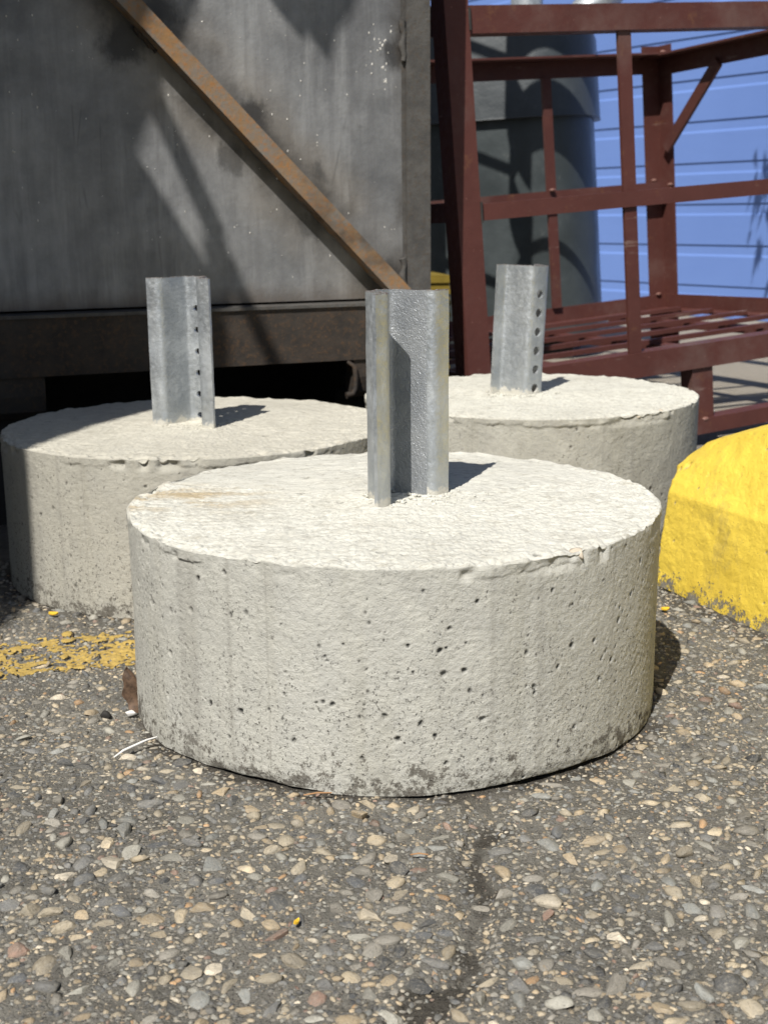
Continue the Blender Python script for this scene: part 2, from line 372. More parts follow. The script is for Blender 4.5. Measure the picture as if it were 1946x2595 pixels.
def mat_siding():
    N = NT('blue_siding_paint', 0.5, 0, 0.4)
    n = N.noise(40, 4, 0.6, src=N.mapping((0.15, 1, 1))); n2 = N.noise(1.4, 3)
    c = N.mix(N.ramp(n2, 0.3, 0.7), (0.138, 0.232, 0.53), (0.125, 0.212, 0.495)); c = N.mix(N.ramp(n, 0.55, 0.75, 0, 0.18), c, (0.11, 0.20, 0.52))
    N.color(c); N.bump([(n, 0.0006)]); return N.m
def mat_plastic(name, col, rough=0.38):
    N = NT(name, rough, 0, 0.3)
    n = N.noise(5, 5, 0.6); n2 = N.noise(120, 3, 0.6)
    c = N.mix(N.ramp(n, 0.35, 0.7), col, tuple(x * 1.5 for x in col)); c = N.mix(N.ramp(N.noise(20, 6, 0.75), 0.6, 0.75, 0, 0.3), c, (0.25, 0.24, 0.22))
    N.color(c); N.rough(N.ramp(n, 0.3, 0.7, rough - 0.08, rough + 0.14)); N.bump([(n2, 0.0006), (n, 0.004)])
    return N.m
def mat_plain(name, col, rough=0.7, metal=0.0, var=0.25, scale=40):
    N = NT(name, rough, metal, 0.4); n = N.noise(scale, 5, 0.65)
    N.color(N.mix(N.ramp(n, 0.35, 0.7), col, tuple(x * (1 - var) for x in col))); N.bump([(n, 0.0006)]); return N.m

M_GROUND = mat_ground(); M_PEB1 = mat_pebble(True); M_PEB = mat_pebble(False)
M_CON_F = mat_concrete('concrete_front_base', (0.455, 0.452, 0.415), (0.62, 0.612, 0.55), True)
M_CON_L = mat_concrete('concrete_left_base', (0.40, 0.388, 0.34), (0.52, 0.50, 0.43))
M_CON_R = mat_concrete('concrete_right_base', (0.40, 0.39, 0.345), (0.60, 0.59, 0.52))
M_GALV = mat_galv('galvanised_steel'); M_GALVR = mat_galv_rough()
M_RACK = mat_paint('maroon_primer_paint', (0.092, 0.032, 0.026), 0.55, (0.17, 0.09, 0.07), 0.3)
M_BEAM = mat_rust('dark_oily_rusty_steel', (0.030, 0.026, 0.023), (0.050, 0.039, 0.031), (0.090, 0.053, 0.029), 0.6)
M_BRACE = mat_rust('rusty_brace_steel', (0.25, 0.145, 0.064), (0.18, 0.163, 0.142), (0.31, 0.138, 0.045), 0.85)
M_TUBE = mat_rust('weathered_post_steel', (0.064, 0.062, 0.059), (0.098, 0.094, 0.088), (0.08, 0.064, 0.05), 0.25)
M_SIDING = mat_siding(); M_BIN = mat_plastic('charcoal_bin_plastic', (0.036, 0.043, 0.045), 0.36)
M_LIDB = mat_plastic('charcoal_bin_lid_plastic', (0.036, 0.042, 0.046), 0.40)
M_YBLOCK = mat_yellow_block(); M_STRIPE = mat_stripe()
M_FOUND = mat_plain('foundation_concrete', (0.34, 0.32, 0.28)); M_YCRATE = mat_plain('dull_yellow_plastic', (0.20, 0.14, 0.015))
M_SPLAT = mat_plain('pale_weld_spatter', (0.62, 0.60, 0.55), 0.6, 0, 0.2, 200)
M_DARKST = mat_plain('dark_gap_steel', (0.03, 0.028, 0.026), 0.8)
M_BARK = mat_plain('bark', (0.10, 0.075, 0.055), 0.9, 0, 0.4, 25); M_LEAF = mat_plain('green_leaf', (0.06, 0.11, 0.03), 0.6)
M_DLEAF = mat_plain('dead_brown_leaf', (0.13, 0.08, 0.05), 0.7, 0, 0.7, 130)
M_WHITE = mat_plain('white_scrap', (0.78, 0.77, 0.74), 0.55, 0, 0.12); M_FLAKE = mat_plain('yellow_flake', (0.80, 0.50, 0.04), 0.6)
M_TWIG = mat_plain('dry_twig', (0.34, 0.19, 0.09), 0.85); M_ROOF = mat_plain('shade_roof_zinc', (0.35, 0.35, 0.36), 0.45, 0.4)  # M_ROOF serves only the added shade roof and its bars
M_STONE = mat_plain('tan_rim_stone', (0.55, 0.48, 0.38), 0.8, 0, 0.3, 160)

# ------------------------------------------------------------------ layout numbers
H, R = 0.1906, 0.25
BASES = dict(front=(0.0090, 1.2060, 0.2500), left=(-0.2414, 1.6765, 0.25), right=(0.2215, 1.9351, 0.2475))
CRACK = [(0.0752, 0.955), (0.0752, 0.902), (0.0678, 0.871), (0.0613, 0.8416), (0.065, 0.8085), (0.0599, 0.7827), (0.0533, 0.7632), (0.0529, 0.7398), (0.049, 0.7177), (0.0341, 0.6889), (0.0194, 0.6734), (0.0, 0.63), (-0.02, 0.5)]
def crack_d(x, y):
    d = np.full(x.shape, 9.0)
    for (ax, ay), (bx, by) in zip(CRACK, CRACK[1:]):
        L2 = (bx - ax) ** 2 + (by - ay) ** 2
        t = np.clip(((x - ax) * (bx - ax) + (y - ay) * (by - ay)) / L2, 0, 1)
        d = np.minimum(d, np.hypot(x - ax - t * (bx - ax), y - ay - t * (by - ay)))
    return d
def ground_z(x, y):
    P = np.c_[x, y, np.zeros_like(x)]
    near = sm(6.0, 2.5, np.hypot(x, y))
    z = (0.0016 * vn(P, 9, 1) + 0.0011 * vn(P, 42, 2) + 0.0008 * vn(P, 130, 3) + 0.0005 * vn(P, 260, 4)) * near
    cw = crack_d(x, y) + 0.005 * vn(P, 60, 5)
    return z - 0.0042 * sm(0.018, 0.005, cw)

# ================================================================== GROUND
def grow(a, b, lim, k=1.35):
    out = [b]; s = 0.006
    while out[-1] < lim: out.append(out[-1] + s); s *= k
    lo = [a]; s = 0.006
    while lo[-1] > -lim: lo.append(lo[-1] - s); s *= k
    return lo[:0:-1], out[1:]
lx, hx = grow(-0.62, 0.62, 150); ly, hy = grow(0.60, 1.85, 150)
gx = np.array(lx + list(np.arange(-0.62, 0.6201, 0.0036)) + hx); gy = np.array(ly + list(np.arange(0.60, 1.8501, 0.0036)) + hy)
X, Y = np.meshgrid(gx, gy); xs, ys = X.ravel(), Y.ravel()
zs = ground_z(xs, ys)
cd = crack_d(xs, ys) + 0.011 * vn(np.c_[xs, ys, xs * 0], 38, 6) + 0.007 * vn(np.c_[xs, ys, xs * 0], 110, 9) + 0.005 * vn(np.c_[xs, ys, xs * 0], 240, 10)
dirt_dark = 0.85 * sm(0.012, 0.002, cd - 0.008 * sm(0.74, 0.67, ys))
dw = 1e9                                                               # darker ground where the block and the bases meet it
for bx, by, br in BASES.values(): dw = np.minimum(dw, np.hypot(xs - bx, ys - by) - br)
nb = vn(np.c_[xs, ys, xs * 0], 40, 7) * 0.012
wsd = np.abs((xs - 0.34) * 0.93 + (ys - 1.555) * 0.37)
contact_dark = np.maximum(sm(0.022, 0.0, dw + nb) * 0.8, sm(0.055, 0.005, wsd + nb) * 0.75 * (ys < 1.62) * (xs > 0.25))
dirt_dark = np.maximum(dirt_dark, contact_dark)
nx_, ny_ = len(gx), len(gy); idx = np.arange(nx_ * ny_).reshape(ny_, nx_)
F = np.stack([idx[:-1, :-1], idx[:-1, 1:], idx[1:, 1:], idx[1:, :-1]], -1).reshape(-1, 4)
ground = link('ground', big_mesh('ground', np.c_[xs, ys, zs], F, M_GROUND, True, {'dirt_dark': dirt_dark}))
tag(ground, 'brown exposed aggregate concrete yard set with rounded pebbles', 'ground', kind='structure')

# pebbles -----------------------------------------------------------------
def ico(sub, seed, cut):
    bm = bmesh.new(); bmesh.ops.create_icosphere(bm, subdivisions=sub, radius=1.0)
    V = np.array([v.co[:] for v in bm.verts]); Fc = np.array([[v.index for v in f.verts] for f in bm.faces]); bm.free()
    n = V.copy(); V *= (1 + 0.26 * vn(n + seed * 3.1, 1.15, seed) + 0.12 * vn(n + seed, 2.6, seed + 9))[:, None]
    r = np.random.default_rng(seed)                                   # flatten a few random facets
    for k in range(r.integers(4, 12)):
        d = r.normal(size=3); d /= np.linalg.norm(d); t = r.uniform(0.42, 0.80); h = V @ d
        V -= np.outer(np.clip(h - t, 0, None) * 0.95, d)
    keep = (V[Fc][:, :, 2].max(1) > cut); Fc = Fc[keep]; used = np.unique(Fc); mp = -np.ones(len(V), int); mp[used] = np.arange(len(used))
    return V[used], mp[Fc]
PAL = np.array([(0.38, 0.30, 0.195), (0.45, 0.375, 0.26), (0.33, 0.285, 0.21), (0.23, 0.215, 0.185), (0.145, 0.145, 0.14), (0.095, 0.10, 0.105), (0.055, 0.058, 0.062),
                (0.52, 0.46, 0.36), (0.40, 0.25, 0.13), (0.25, 0.165, 0.125), (0.235, 0.24, 0.225), (0.30, 0.29, 0.25)])
PW = np.array([.12, .10, .14, .15, .13, .10, .05, .045, .022, .025, .08, .10]); PW /= PW.sum()
def in_view(x, y, mg=0.06):
    d = np.c_[x, y, np.full_like(x, -CAMH)]
    zc = d @ np.array(FWD); u = d @ np.array(RT) / zc; v = d @ np.array(UP) / zc
    return (np.abs(u) < 973 / 3270.6 + mg) & (np.abs(v) < 1297.5 / 3270.6 + mg)
NA1, NA = 80000, 480000
ax = rng.uniform(-0.75, 0.85, NA); ay = 0.60 + 1.6 * rng.random(NA) ** 1.35
ar = np.r_[np.clip(np.exp(rng.normal(math.log(0.0053), 0.40, NA1)), 0.0034, 0.0115), np.clip(np.exp(rng.normal(math.log(0.0027), 0.30, NA - NA1)), 0.0014, 0.0040)]
ok = in_view(ax, ay)
for bx, by, br in BASES.values(): ok &= np.hypot(ax - bx, ay - by) > br + ar * 0.4
ok &= ~(((ax - 0.34) * 0.93 + (ay - 1.555) * 0.37 > -0.004) & (ay < 1.6))
ok &= crack_d(ax, ay) + 0.004 * vn(np.c_[ax, ay, ax * 0], 70, 12) > 0.0025 + ar * 0.9
ok &= ~((ay > 1.7) & (ax < 0.1)) & ~((ay > 1.62) & (ar < 0.004)) & ~((ay > 1.30) & (ar < 0.0022))
ax, ay, ar = ax[ok], ay[ok], ar[ok]
spc = [(0.0623, 0.798, .0125), (0.0263, 0.7705, .0115), (0.0021, 0.8429, .0105), (0.2187, 0.7819, .0115), (0.1178, 0.6874, .0115)]   # the biggest stones of the photo
ax = np.r_[[s[0] for s in spc], ax]; ay = np.r_[[s[1] for s in spc], ay]; ar = np.r_[[s[2] for s in spc], ar]
order = np.argsort(-ar); cell = {}; sel = []; cs = 0.018; fk = np.where(ar > 0.0034, 0.66, 0.56)
for i in order:
    x, y, r = ax[i], ay[i], ar[i]; kx, ky = int(x // cs), int(y // cs); good = True
    for p in (kx - 1, kx, kx + 1):
        for q in (ky - 1, ky, ky + 1):
            for j in cell.get((p, q), ()):
                if (ax[j] - x) ** 2 + (ay[j] - y) ** 2 < (fk[i] * (ar[j] + r)) ** 2: good = False; break
            if not good: break
        if not good: break
    if good: cell.setdefault((kx, ky), []).append(i); sel.append(i)
sel = np.array(sel); px, py, pr = ax[sel], ay[sel], ar[sel]; NP = len(sel)
pb = pr * rng.uniform(0.40, 0.88, NP); pc = pr * rng.uniform(0.32, 0.55, NP); pa = rng.uniform(0, 2 * math.pi, NP)
pz = ground_z(px, py) + pc * np.clip(rng.normal(-0.38, 0.28, NP), -0.80, 0.30)
tx, ty = rng.normal(0, 0.16, NP), rng.normal(0, 0.16, NP)
pcol = PAL[rng.choice(len(PAL), NP, p=PW)] * rng.uniform(0.70, 1.42, NP)[:, None]
for k, cc in enumerate([(0.30, 0.275, 0.23), (0.085, 0.09, 0.095), (0.40, 0.34, 0.23), (0.24, 0.23, 0.21), (0.25, 0.23, 0.195)]):
    pcol[np.where(sel == k)[0]] = cc
dist = np.sqrt(px ** 2 + py ** 2 + CAMH ** 2)
vis = in_view(px, py, 0.0)
fx, fy, fr = BASES['front']
tt = np.clip((px * fx + py * fy) / (px ** 2 + py ** 2), 0, 1); hid = (np.hypot(px * tt - fx, py * tt - fy) < fr * 0.97) & (py > fy)
show = np.where(vis & ~hid, pr / dist, 0); top = np.argsort(-show)[:300]
isbig = np.zeros(NP, bool); isbig[top] = True
big_var = [ico(2, 100 + k, -0.45) for k in range(14)]
big_me = [big_mesh('pebble', v, f, M_PEB1, True, None, 32 if k % 2 else 60) for k, (v, f) in enumerate(big_var)]
for n_, i in enumerate(top):
    o = link('pebble', big_me[n_ % 14], ground)
    o.location = (px[i], py[i], pz[i]); o.rotation_euler = (tx[i], ty[i], pa[i]); o.scale = (pr[i], pb[i], pc[i]); o.color = (*pcol[i], 1)
small_var = [ico(1, 200 + k, -0.35) for k in range(24)]
def scatter(ids, variants, X, Y, Z, A, Bx, Cz, ang, tilt=None):
    Vs, Fs, cs_, off = [], [], [], 0
    for i in ids:
        v, f = variants[i % len(variants)]
        ca, sa = math.cos(ang[i]), math.sin(ang[i]); x, y, z = v[:, 0] * A[i], v[:, 1] * Bx[i], v[:, 2] * Cz[i]
        if tilt is not None: z = z + tilt[0][i] * y + tilt[1][i] * x
        Vs.append(np.c_[X[i] + ca * x - sa * y, Y[i] + sa * x + ca * y, Z[i] + z]); Fs.append(f + off); off += len(v); cs_.append(len(v))
    return np.concatenate(Vs), np.concatenate(Fs), np.array(cs_)
ids = np.where(~isbig)[0]
def dome(seed):
    r = np.random.default_rng(seed); n6 = 6; a = np.arange(n6) / n6 * 6.283 + r.uniform(-0.3, 0.3, n6)
    lo = np.c_[np.cos(a), np.sin(a), np.full(n6, -0.3)] * r.uniform(0.8, 1.15, (n6, 1)); mi = np.c_[0.72 * np.cos(a), 0.72 * np.sin(a), np.full(n6, 0.62)] * r.uniform(0.75, 1.15, (n6, 1))
    v = np.r_[lo, mi, [[r.uniform(-0.2, 0.2), r.uniform(-0.2, 0.2), r.uniform(0.75, 1.0)]]]; f = []
    for k in range(n6): q = (k + 1) % n6; f += [(k, q, 6 + q), (k, 6 + q, 6 + k), (6 + k, 6 + q, 12)]
    return v, np.array(f)
dome_var = [dome(300 + k) for k in range(30)]
ib, is_ = ids[pr[ids] > 0.0036], ids[pr[ids] <= 0.0036]
V1, F1, c1_ = scatter(ib, small_var, px, py, pz, pr, pb, pc, pa, (tx, ty)); V2, F2, c2_ = scatter(is_, dome_var, px, py, pz, pr, pb, pc * 1.15, pa, (tx, ty))
V, F, cnt = np.r_[V1, V2], np.r_[F1, F2 + len(V1)], np.r_[c1_, c2_]; ids = np.r_[ib, is_]
print('pebbles', len(px), 'tris', len(F))
o = link('pebbles', big_mesh('pebbles', V, F, M_PEB, True, {'Col': np.repeat(pcol[ids], cnt, 0)}), ground); o['kind'] = 'stuff'
NG = 60000
qx, qy = rng.uniform(-0.6, 0.6, NG), rng.uniform(0.60, 1.6, NG)
ok = in_view(qx, qy, 0.02)
for bx, by, br in BASES.values(): ok &= np.hypot(qx - bx, qy - by) > br - 0.004
ok &= ~(((qx - 0.34) * 0.93 + (qy - 1.555) * 0.37 > 0.0)) & ~((qy > 1.25) & (rng.random(NG) < 0.4))
qx, qy = qx[ok], qy[ok]; NG = len(qx); qr = np.clip(np.exp(rng.normal(math.log(0.00115), 0.42, NG)), 0.0005, 0.0032)
oct_v = [(np.array([(1, 0, 0), (0, 1, 0), (-1, 0, 0), (0, -1, 0), (0.1, 0.1, 1.0)]) * (1 + 0.25 * rng.normal(size=(5, 1))), np.array([(0, 1, 4), (1, 2, 4), (2, 3, 4), (3, 0, 4)])) for k in range(9)]
qcol = PAL[rng.choice(len(PAL), NG, p=PW)] * rng.uniform(0.7, 1.25, NG)[:, None]
qcol = qcol * 0.6 + np.array((0.19, 0.175, 0.15)) * 0.4
qcol *= np.where(crack_d(qx, qy) < 0.014, 0.6, 1.0)[:, None]
V, F, cnt = scatter(range(NG), oct_v, qx, qy, ground_z(qx, qy) - 0.0003, qr, qr * 0.8, qr * 0.7, rng.uniform(0, 6.28, NG))
o = link('grit', big_mesh('grit', V, F, M_PEB, False, {'Col': np.repeat(qcol, cnt, 0)}), ground); o['kind'] = 'stuff'

# painted stripe over the stones ------------------------------------------
sd = np.array((0.9309, 0.3653)); sn = np.array((-0.3653, 0.9309)); s0 = np.array((-0.3879, 1.2266))
U_, V_ = np.meshgrid(np.arange(-0.30, 0.30, 0.0011), np.arange(-0.004, 0.130, 0.0011))
wx = s0[0] + U_ * sd[0] + V_ * sn[0]; wy = s0[1] + U_ * sd[1] + V_ * sn[1]
sx, sy = wx.ravel(), wy.ravel(); hz = ground_z(sx, sy); gz0 = hz.copy()
near = np.where((np.abs((px - s0[0]) * sn[0] + (py - s0[1]) * sn[1] - 0.06) < 0.09) & (px < 0.2))[0]
for i in near:
    d = np.where((np.abs(sx - px[i]) < pr[i] * 1.2) & (np.abs(sy - py[i]) < pr[i] * 1.2))[0]
    if not len(d): continue
    ca, sa = math.cos(pa[i]), math.sin(pa[i]); dx, dy = sx[d] - px[i], sy[d] - py[i]
    q = ((dx * ca + dy * sa) / pr[i]) ** 2 + ((-dx * sa + dy * ca) / pb[i]) ** 2
    hz[d] = np.maximum(hz[d], np.where(q < 1, pz[i] + pc[i] * 0.97 * np.sqrt(np.clip(1 - q, 0, 1)), -1))
PP = np.c_[sx, sy, sx * 0]
wear = 0.45 * vn(PP, 30, 31) + 0.45 * vn(PP, 95, 32) + 0.55 * vn(PP, 300, 33)
rise = np.clip((hz - gz0) / 0.0035, 0, 1)
edge = np.minimum(V_.ravel() - 0.0, 0.1245 - V_.ravel()) / 0.012
score = wear + 0.5 * rise + 0.20 + np.clip(edge - 1, -1, 0) * 0.5
gid = np.arange(sx.size).reshape(wx.shape)
F = np.stack([gid[:-1, :-1], gid[:-1, 1:], gid[1:, 1:], gid[1:, :-1]], -1).reshape(-1, 4)
hide = np.hypot(sx - fx, sy - fy) < fr + 0.002
hg = hz.reshape(wx.shape); gy_, gx_ = np.gradient(hg, 0.0011); slope = np.hypot(gx_, gy_).ravel()
kp = (score[F].mean(1) > 0.18) & (slope[F].max(1) < 0.9) & ~hide[F].any(1)
for bx, by, br in (BASES['left'], BASES['right']): kp &= ~(np.hypot(sx - bx, sy - by) < br + 0.002)[F].any(1)
F = F[kp]; used = np.unique(F); mp = np.zeros(sx.size, int); mp[used] = np.arange(len(used))
st = link('painted_line', big_mesh('painted_line', np.c_[sx, sy, hz + 0.0004][used], mp[F], M_STRIPE, True))
tag(st, 'worn yellow painted line over the pebbles between the front and left concrete bases', 'road marking', kind='structure')

# ================================================================== ROUND CONCRETE BASES
def concrete_block(parent, ctr, rad, mat, seed, step, pits_n, lip=1.0, ck=1.0):
    cx, cy = ctr; face = math.atan2(-cy, -cx)                          # towards the camera side
    half = math.radians(112); nf = int(2 * half * rad / step); nb_ = 60
    th = np.r_[face - half + 2 * half * np.arange(nf) / nf, face + half + (2 * math.pi - 2 * half) * np.arange(nb_) / nb_]
    NTH = len(th); r_rnd = 0.0014
    zr = np.r_[0.0012, np.arange(0.003, H - r_rnd, step)]
    prof = [(rad, z, 0.0) for z in zr] + [(rad - r_rnd * (1 - math.cos(a)), H - r_rnd + r_rnd * math.sin(a), a / 1.571) for a in np.linspace(0, 1.571, 5)]
    rr = rad - r_rnd
    tops = [rr]
    while tops[-1] > 0.01: tops.append(tops[-1] - (step if tops[-1] > rad * 0.8 else step * 1.5))
    prof += [(r, H, 1.0) for r in tops[1:]]
    prof = np.array(prof); NR = len(prof)
    Rr = np.repeat(prof[:, 0], NTH); Z = np.repeat(prof[:, 1], NTH); T = np.repeat(prof[:, 2], NTH); TH = np.tile(th, NR)
    cs_, sn_ = np.cos(TH), np.sin(TH); P = np.c_[Rr * cs_, Rr * sn_, Z] + seed * 7.3
    side = 1 - sm(0.0, 1.0, T)
    dr = 0.0011 * vn(P, 7, seed) + 0.0003 * vn(P, 28, seed + 1) + 0.0002 * vn(P * (1, 1, 0.6), 95, seed + 2) + 0.0002 * vn(P, 260, seed + 3) + 0.00022 * vn(P, 520, seed + 12)
    dz = (0.0014 * vn(P, 11, seed + 4) + 0.0009 * vn(P * (0.6, 1.5, 1), 48, seed + 5) + 0.0009 * vn(P * (0.5, 1.5, 1), 150, seed + 6) + 0.0008 * vn(P, 330, seed + 7)) * T
    dirt_dark = np.zeros_like(Z)
    A2 = np.c_[rad * cs_, rad * sn_, np.full_like(TH, seed * 1.7)]
    # skin of the top overhanging the side, broken along the rim
    over = sm(-0.35, 0.45, vn(A2, 9, seed + 20) + 0.45 * vn(A2, 55, seed + 21)) * lip
    ledge = H - 0.006 - 0.003 * (1 + vn(A2, 16, seed + 22)) - 0.0022 * vn(A2, 75, seed + 23) - 0.0012 * vn(A2, 240, seed + 33)
    dr += 0.0017 * over * sm(-0.0010, 0.0010, Z - ledge) * side
    chip = sm(0.12, 0.70, vn(A2, 15, seed + 24) + 0.55 * vn(P, 85, seed + 25)) * sm(H - 0.017, H - 0.004, Z) * sm(rad - 0.016, rad - 0.003, Rr)
    dr -= 0.0042 * chip * ck; dz -= 0.0036 * chip * T * ck
    rough = sm(rad - 0.03, rad - 0.004, Rr) * T
    dz += rough * (0.0018 * vn(P, 110, seed + 26) + 0.0013 * vn(P, 300, seed + 27))
    # foot: broken arris
    foot = sm(0.014, 0.0, Z) * side; fn = np.clip(vn(A2, 8, seed + 28) + 0.4 * vn(A2, 45, seed + 29), 0, 1)
    dr -= 0.003 * foot * fn; dz += 0.0045 * sm(0.006, 0.0, Z) * fn
    # bug holes; their near-black colour holds both dirt and shade
    side_i = np.where((T < 0.5))[0]; st_, sz_ = TH[side_i], Z[side_i]
    r2 = np.random.default_rng(seed * 13 + 5)
    for k in range(pits_n):
        a = face + r2.uniform(-1.75, 1.75); zz = H * r2.beta(1.15, 1.35) * 0.96 + 0.004
        rp = 0.0008 + 0.0025 * r2.random() ** 4.0; el = r2.uniform(0.6, 1.0); dep = rp * r2.uniform(0.5, 0.9); skew = r2.normal(0, 0.12)
        du = (st_ - a) * rad; dv = sz_ - zz; near = np.where((np.abs(du) < rp * 1.6) & (np.abs(dv) < rp * 1.8))[0]
        if not len(near): continue
        u = du[near] + skew * dv[near]; q = np.hypot(u / (rp * el), dv[near] / rp) * (1 + 0.25 * vn(P[side_i[near]], 420, seed + 40))
        s_ = sm(1.0, 0.55, q); j = side_i[near]
        dr[j] -= dep * s_; dirt_dark[j] = np.maximum(dirt_dark[j], s_ * r2.uniform(0.45, 1.0))
    ti = np.where(T > 0.98)[0]
    for k in range(34):
        a = r2.uniform(0, 6.283); rd = rad * math.sqrt(r2.random()) * 0.97; rp = r2.uniform(0.0012, 0.0034)
        X_, Y_ = Rr[ti] * cs_[ti], Rr[ti] * sn_[ti]; q = np.hypot((X_ - rd * math.cos(a)) / (rp * 1.7), (Y_ - rd * math.sin(a)) / rp); j = ti[q < 1.1]
        dz[j] -= 0.0018 * sm(1.0, 0.5, q[q < 1.1]); dirt_dark[j] = np.maximum(dirt_dark[j], 0.6 * sm(1.0, 0.6, q[q < 1.1]))
    Rn = Rr + dr * side - (0.0045 * chip) * (1 - side) * 0
    V = np.c_[Rn * cs_, Rn * sn_, Z + dz]
    V = np.r_[V, [[0, 0, H]]]; T = np.r_[T, 1]; dirt_dark = np.r_[dirt_dark, 0]
    g = np.arange(NR * NTH).reshape(NR, NTH); g2 = np.roll(g, -1, 1)
    F4 = np.stack([g[:-1], g2[:-1], g2[1:], g[1:]], -1).reshape(-1, 4)
    F3 = np.stack([g[-1], g2[-1], np.full(NTH, NR * NTH)], -1)
    return link('concrete_block', big_mesh('concrete_block', V, [F4, F3], mat, True, {'topness': T, 'dirt_dark': dirt_dark}), parent)

# galvanised flanged channel ------------------------------------------------
def channel_post(parent, loc, ang, s, lean, mat, seed, holes=True, rough_leg=None, hole0=0.013, HT=0.190, hk=1.0):
    lip, leg, webw, dep, th_ = 0.017 * s, 0.012 * s, 0.030 * s, 0.042 * s, 0.0042 * s
    z0, z1 = H - 0.03, H + HT
    P0 = [Vector((0, 0)), Vector((lip, 0)), Vector((lip + leg, dep)), Vector((lip + leg + webw, dep)), Vector((lip + 2 * leg + webw, 0)), Vector((2 * lip + 2 * leg + webw, 0))]
    rb = 0.006 * s; pts = [P0[0], P0[0].lerp(P0[1], 0.4)]; tagw = []
    web_i = None
    for k in range(1, 5):
        a = (P0[k - 1] - P0[k]).normalized(); b = (P0[k + 1] - P0[k]).normalized()
        arc = [P0[k] + a * rb * (1 - t) ** 2 + b * rb * t ** 2 for t in np.linspace(0, 1, 5)]
        pts += arc
        if k == 1: pts += [P0[1].lerp(P0[2], 0.4), P0[1].lerp(P0[2], 0.65)]
        if k == 2: web_i = len(pts) - 1
        if k == 3: pts += [P0[3].lerp(P0[4], 0.35), P0[3].lerp(P0[4], 0.6)]
    pts += [P0[5]]
    ci = (P0[5].x) / 2
    pts = [Vector((p.x - ci, p.y - dep / 2)) for p in pts]
    # subdivide the web so that holes fit: 4 columns
    wa, wb = pts[web_i], pts[web_i + 1]
    pts = pts[:web_i + 1] + [wa.lerp(wb, t) for t in (0.25, 0.5, 0.75)] + pts[web_i + 1:]
    pitch = 0.0254 * s * 1.06; hr = 0.0047 * s * 1.05 * hk
    zl = []; top_c = z1 - hole0; centres = []
    c = top_c
    while c > z0 + pitch: centres.append(c); c -= pitch
    edges = [z1]; zz = top_c + pitch / 2
    rows = sorted(set([z0] + [round(cc - pitch / 2 + pitch * k / 4, 6) for cc in centres for k in range(5)] + [round(z1 - 0.0015, 6), z1]))
    rows = [r for r in rows if z0 <= r <= z1]
    n, mr = len(pts), len(rows)
    rr = np.random.default_rng(seed)
    Vv, nrm = [], []
    pn = []
    for i in range(n):
        d = (pts[min(i + 1, n - 1)] - pts[max(i - 1, 0)]).normalized(); pn.append(Vector((-d.y, d.x)))
    for r in rows:
        for i in range(n):
            Vv.append((pts[i].x, pts[i].y, r)); nrm.append((pn[i].x, pn[i].y, 0))
    Fq, Fmat = [], []
    hole_cells = set()
    w0, w1 = web_i, web_i + 4
    if holes:
        for cc in centres:
            k0 = min(range(mr), key=lambda q: abs(rows[q] - (cc - pitch / 2)))
            if rows[k0] < H - 0.02 or k0 + 4 >= mr or abs(rows[k0 + 4] - cc - pitch / 2) > 1e-4: continue
            ring = [(k0, i) for i in range(w0, w1)] + [(k, w1) for k in range(k0, k0 + 4)] + [(k0 + 4, i) for i in range(w1, w0, -1)] + [(k, w0) for k in range(k0 + 4, k0, -1)]
            for k in range(k0, k0 + 4):
                for i in range(w0, w1): hole_cells.add((k, i))
            mid = pts[w0].lerp(pts[w1], 0.5); ux = (pts[w1] - pts[w0]).normalized(); hid_ = []
            for (k, i) in ring:
                du = (pts[i] - mid).dot(ux); dv = rows[k] - cc; a = math.atan2(dv, du)
                q = mid + ux * hr * math.cos(a); hid_.append(len(Vv)); Vv.append((q.x, q.y, cc + hr * math.sin(a))); nrm.append((pn[w0 + 2].x, pn[w0 + 2].y, 0))
            rid = [k * n + i for k, i in ring]
            for q in range(16): Fq.append((rid[q], rid[(q + 1) % 16], hid_[(q + 1) % 16], hid_[q])); Fmat.append(0)
    for k in range(mr - 1):
        for i in range(n - 1):
            if (k, i) in hole_cells: continue
            Fq.append((k * n + i, k * n + i + 1, (k + 1) * n + i + 1, (k + 1) * n + i))
            Fmat.append(1 if rough_leg and i >= w0 and i < n - 6 else 0)
    Vv = np.array(Vv); nrm = np.array(nrm); Fq = np.array(Fq)
    Vv[:, :2] += 0.0003 * np.c_[vn(Vv + seed, 60, seed), vn(Vv + seed, 60, seed + 1)]
    topm = Vv[:, 2] > z1 - 1e-5; Vv[topm, 2] += 0.0007 * vn(Vv[topm] + seed, 220, seed + 2)
    N0 = len(Vv); A_, B_ = Vv + nrm * th_ / 2, Vv - nrm * th_ / 2
    cnt_ = {}
    for f in Fq:
        for q in range(4):
            e = (f[q], f[(q + 1) % 4]); cnt_[e] = cnt_.get(e, 0) + 1
    rim = [(b + 0, a, a + N0, b + N0) for (a, b) in cnt_ if (b, a) not in cnt_]
    Fall = np.r_[Fq, Fq[:, ::-1] + N0, np.array(rim)]
    mats = np.r_[Fmat, Fmat, np.zeros(len(rim), int)].astype(np.int32)
    me = big_mesh('steel_channel', np.r_[A_, B_], Fall, mat, True, {'cut': np.tile(topm.astype(float), 2)})
    me.materials.append(M_GALVR)
    if len(me.polygons) == len(mats): me.polygons.foreach_set('material_index', mats)
    bm = bmesh.new(); bm.from_mesh(me); bmesh.ops.recalc_face_normals(bm, faces=bm.faces); bm.to_mesh(me); bm.free()
    me.set_sharp_from_angle(angle=math.radians(50))
    o = link('steel_channel', me, parent); o.location = (loc[0], loc[1], 0)
    o.rotation_euler = (0, 0, ang)
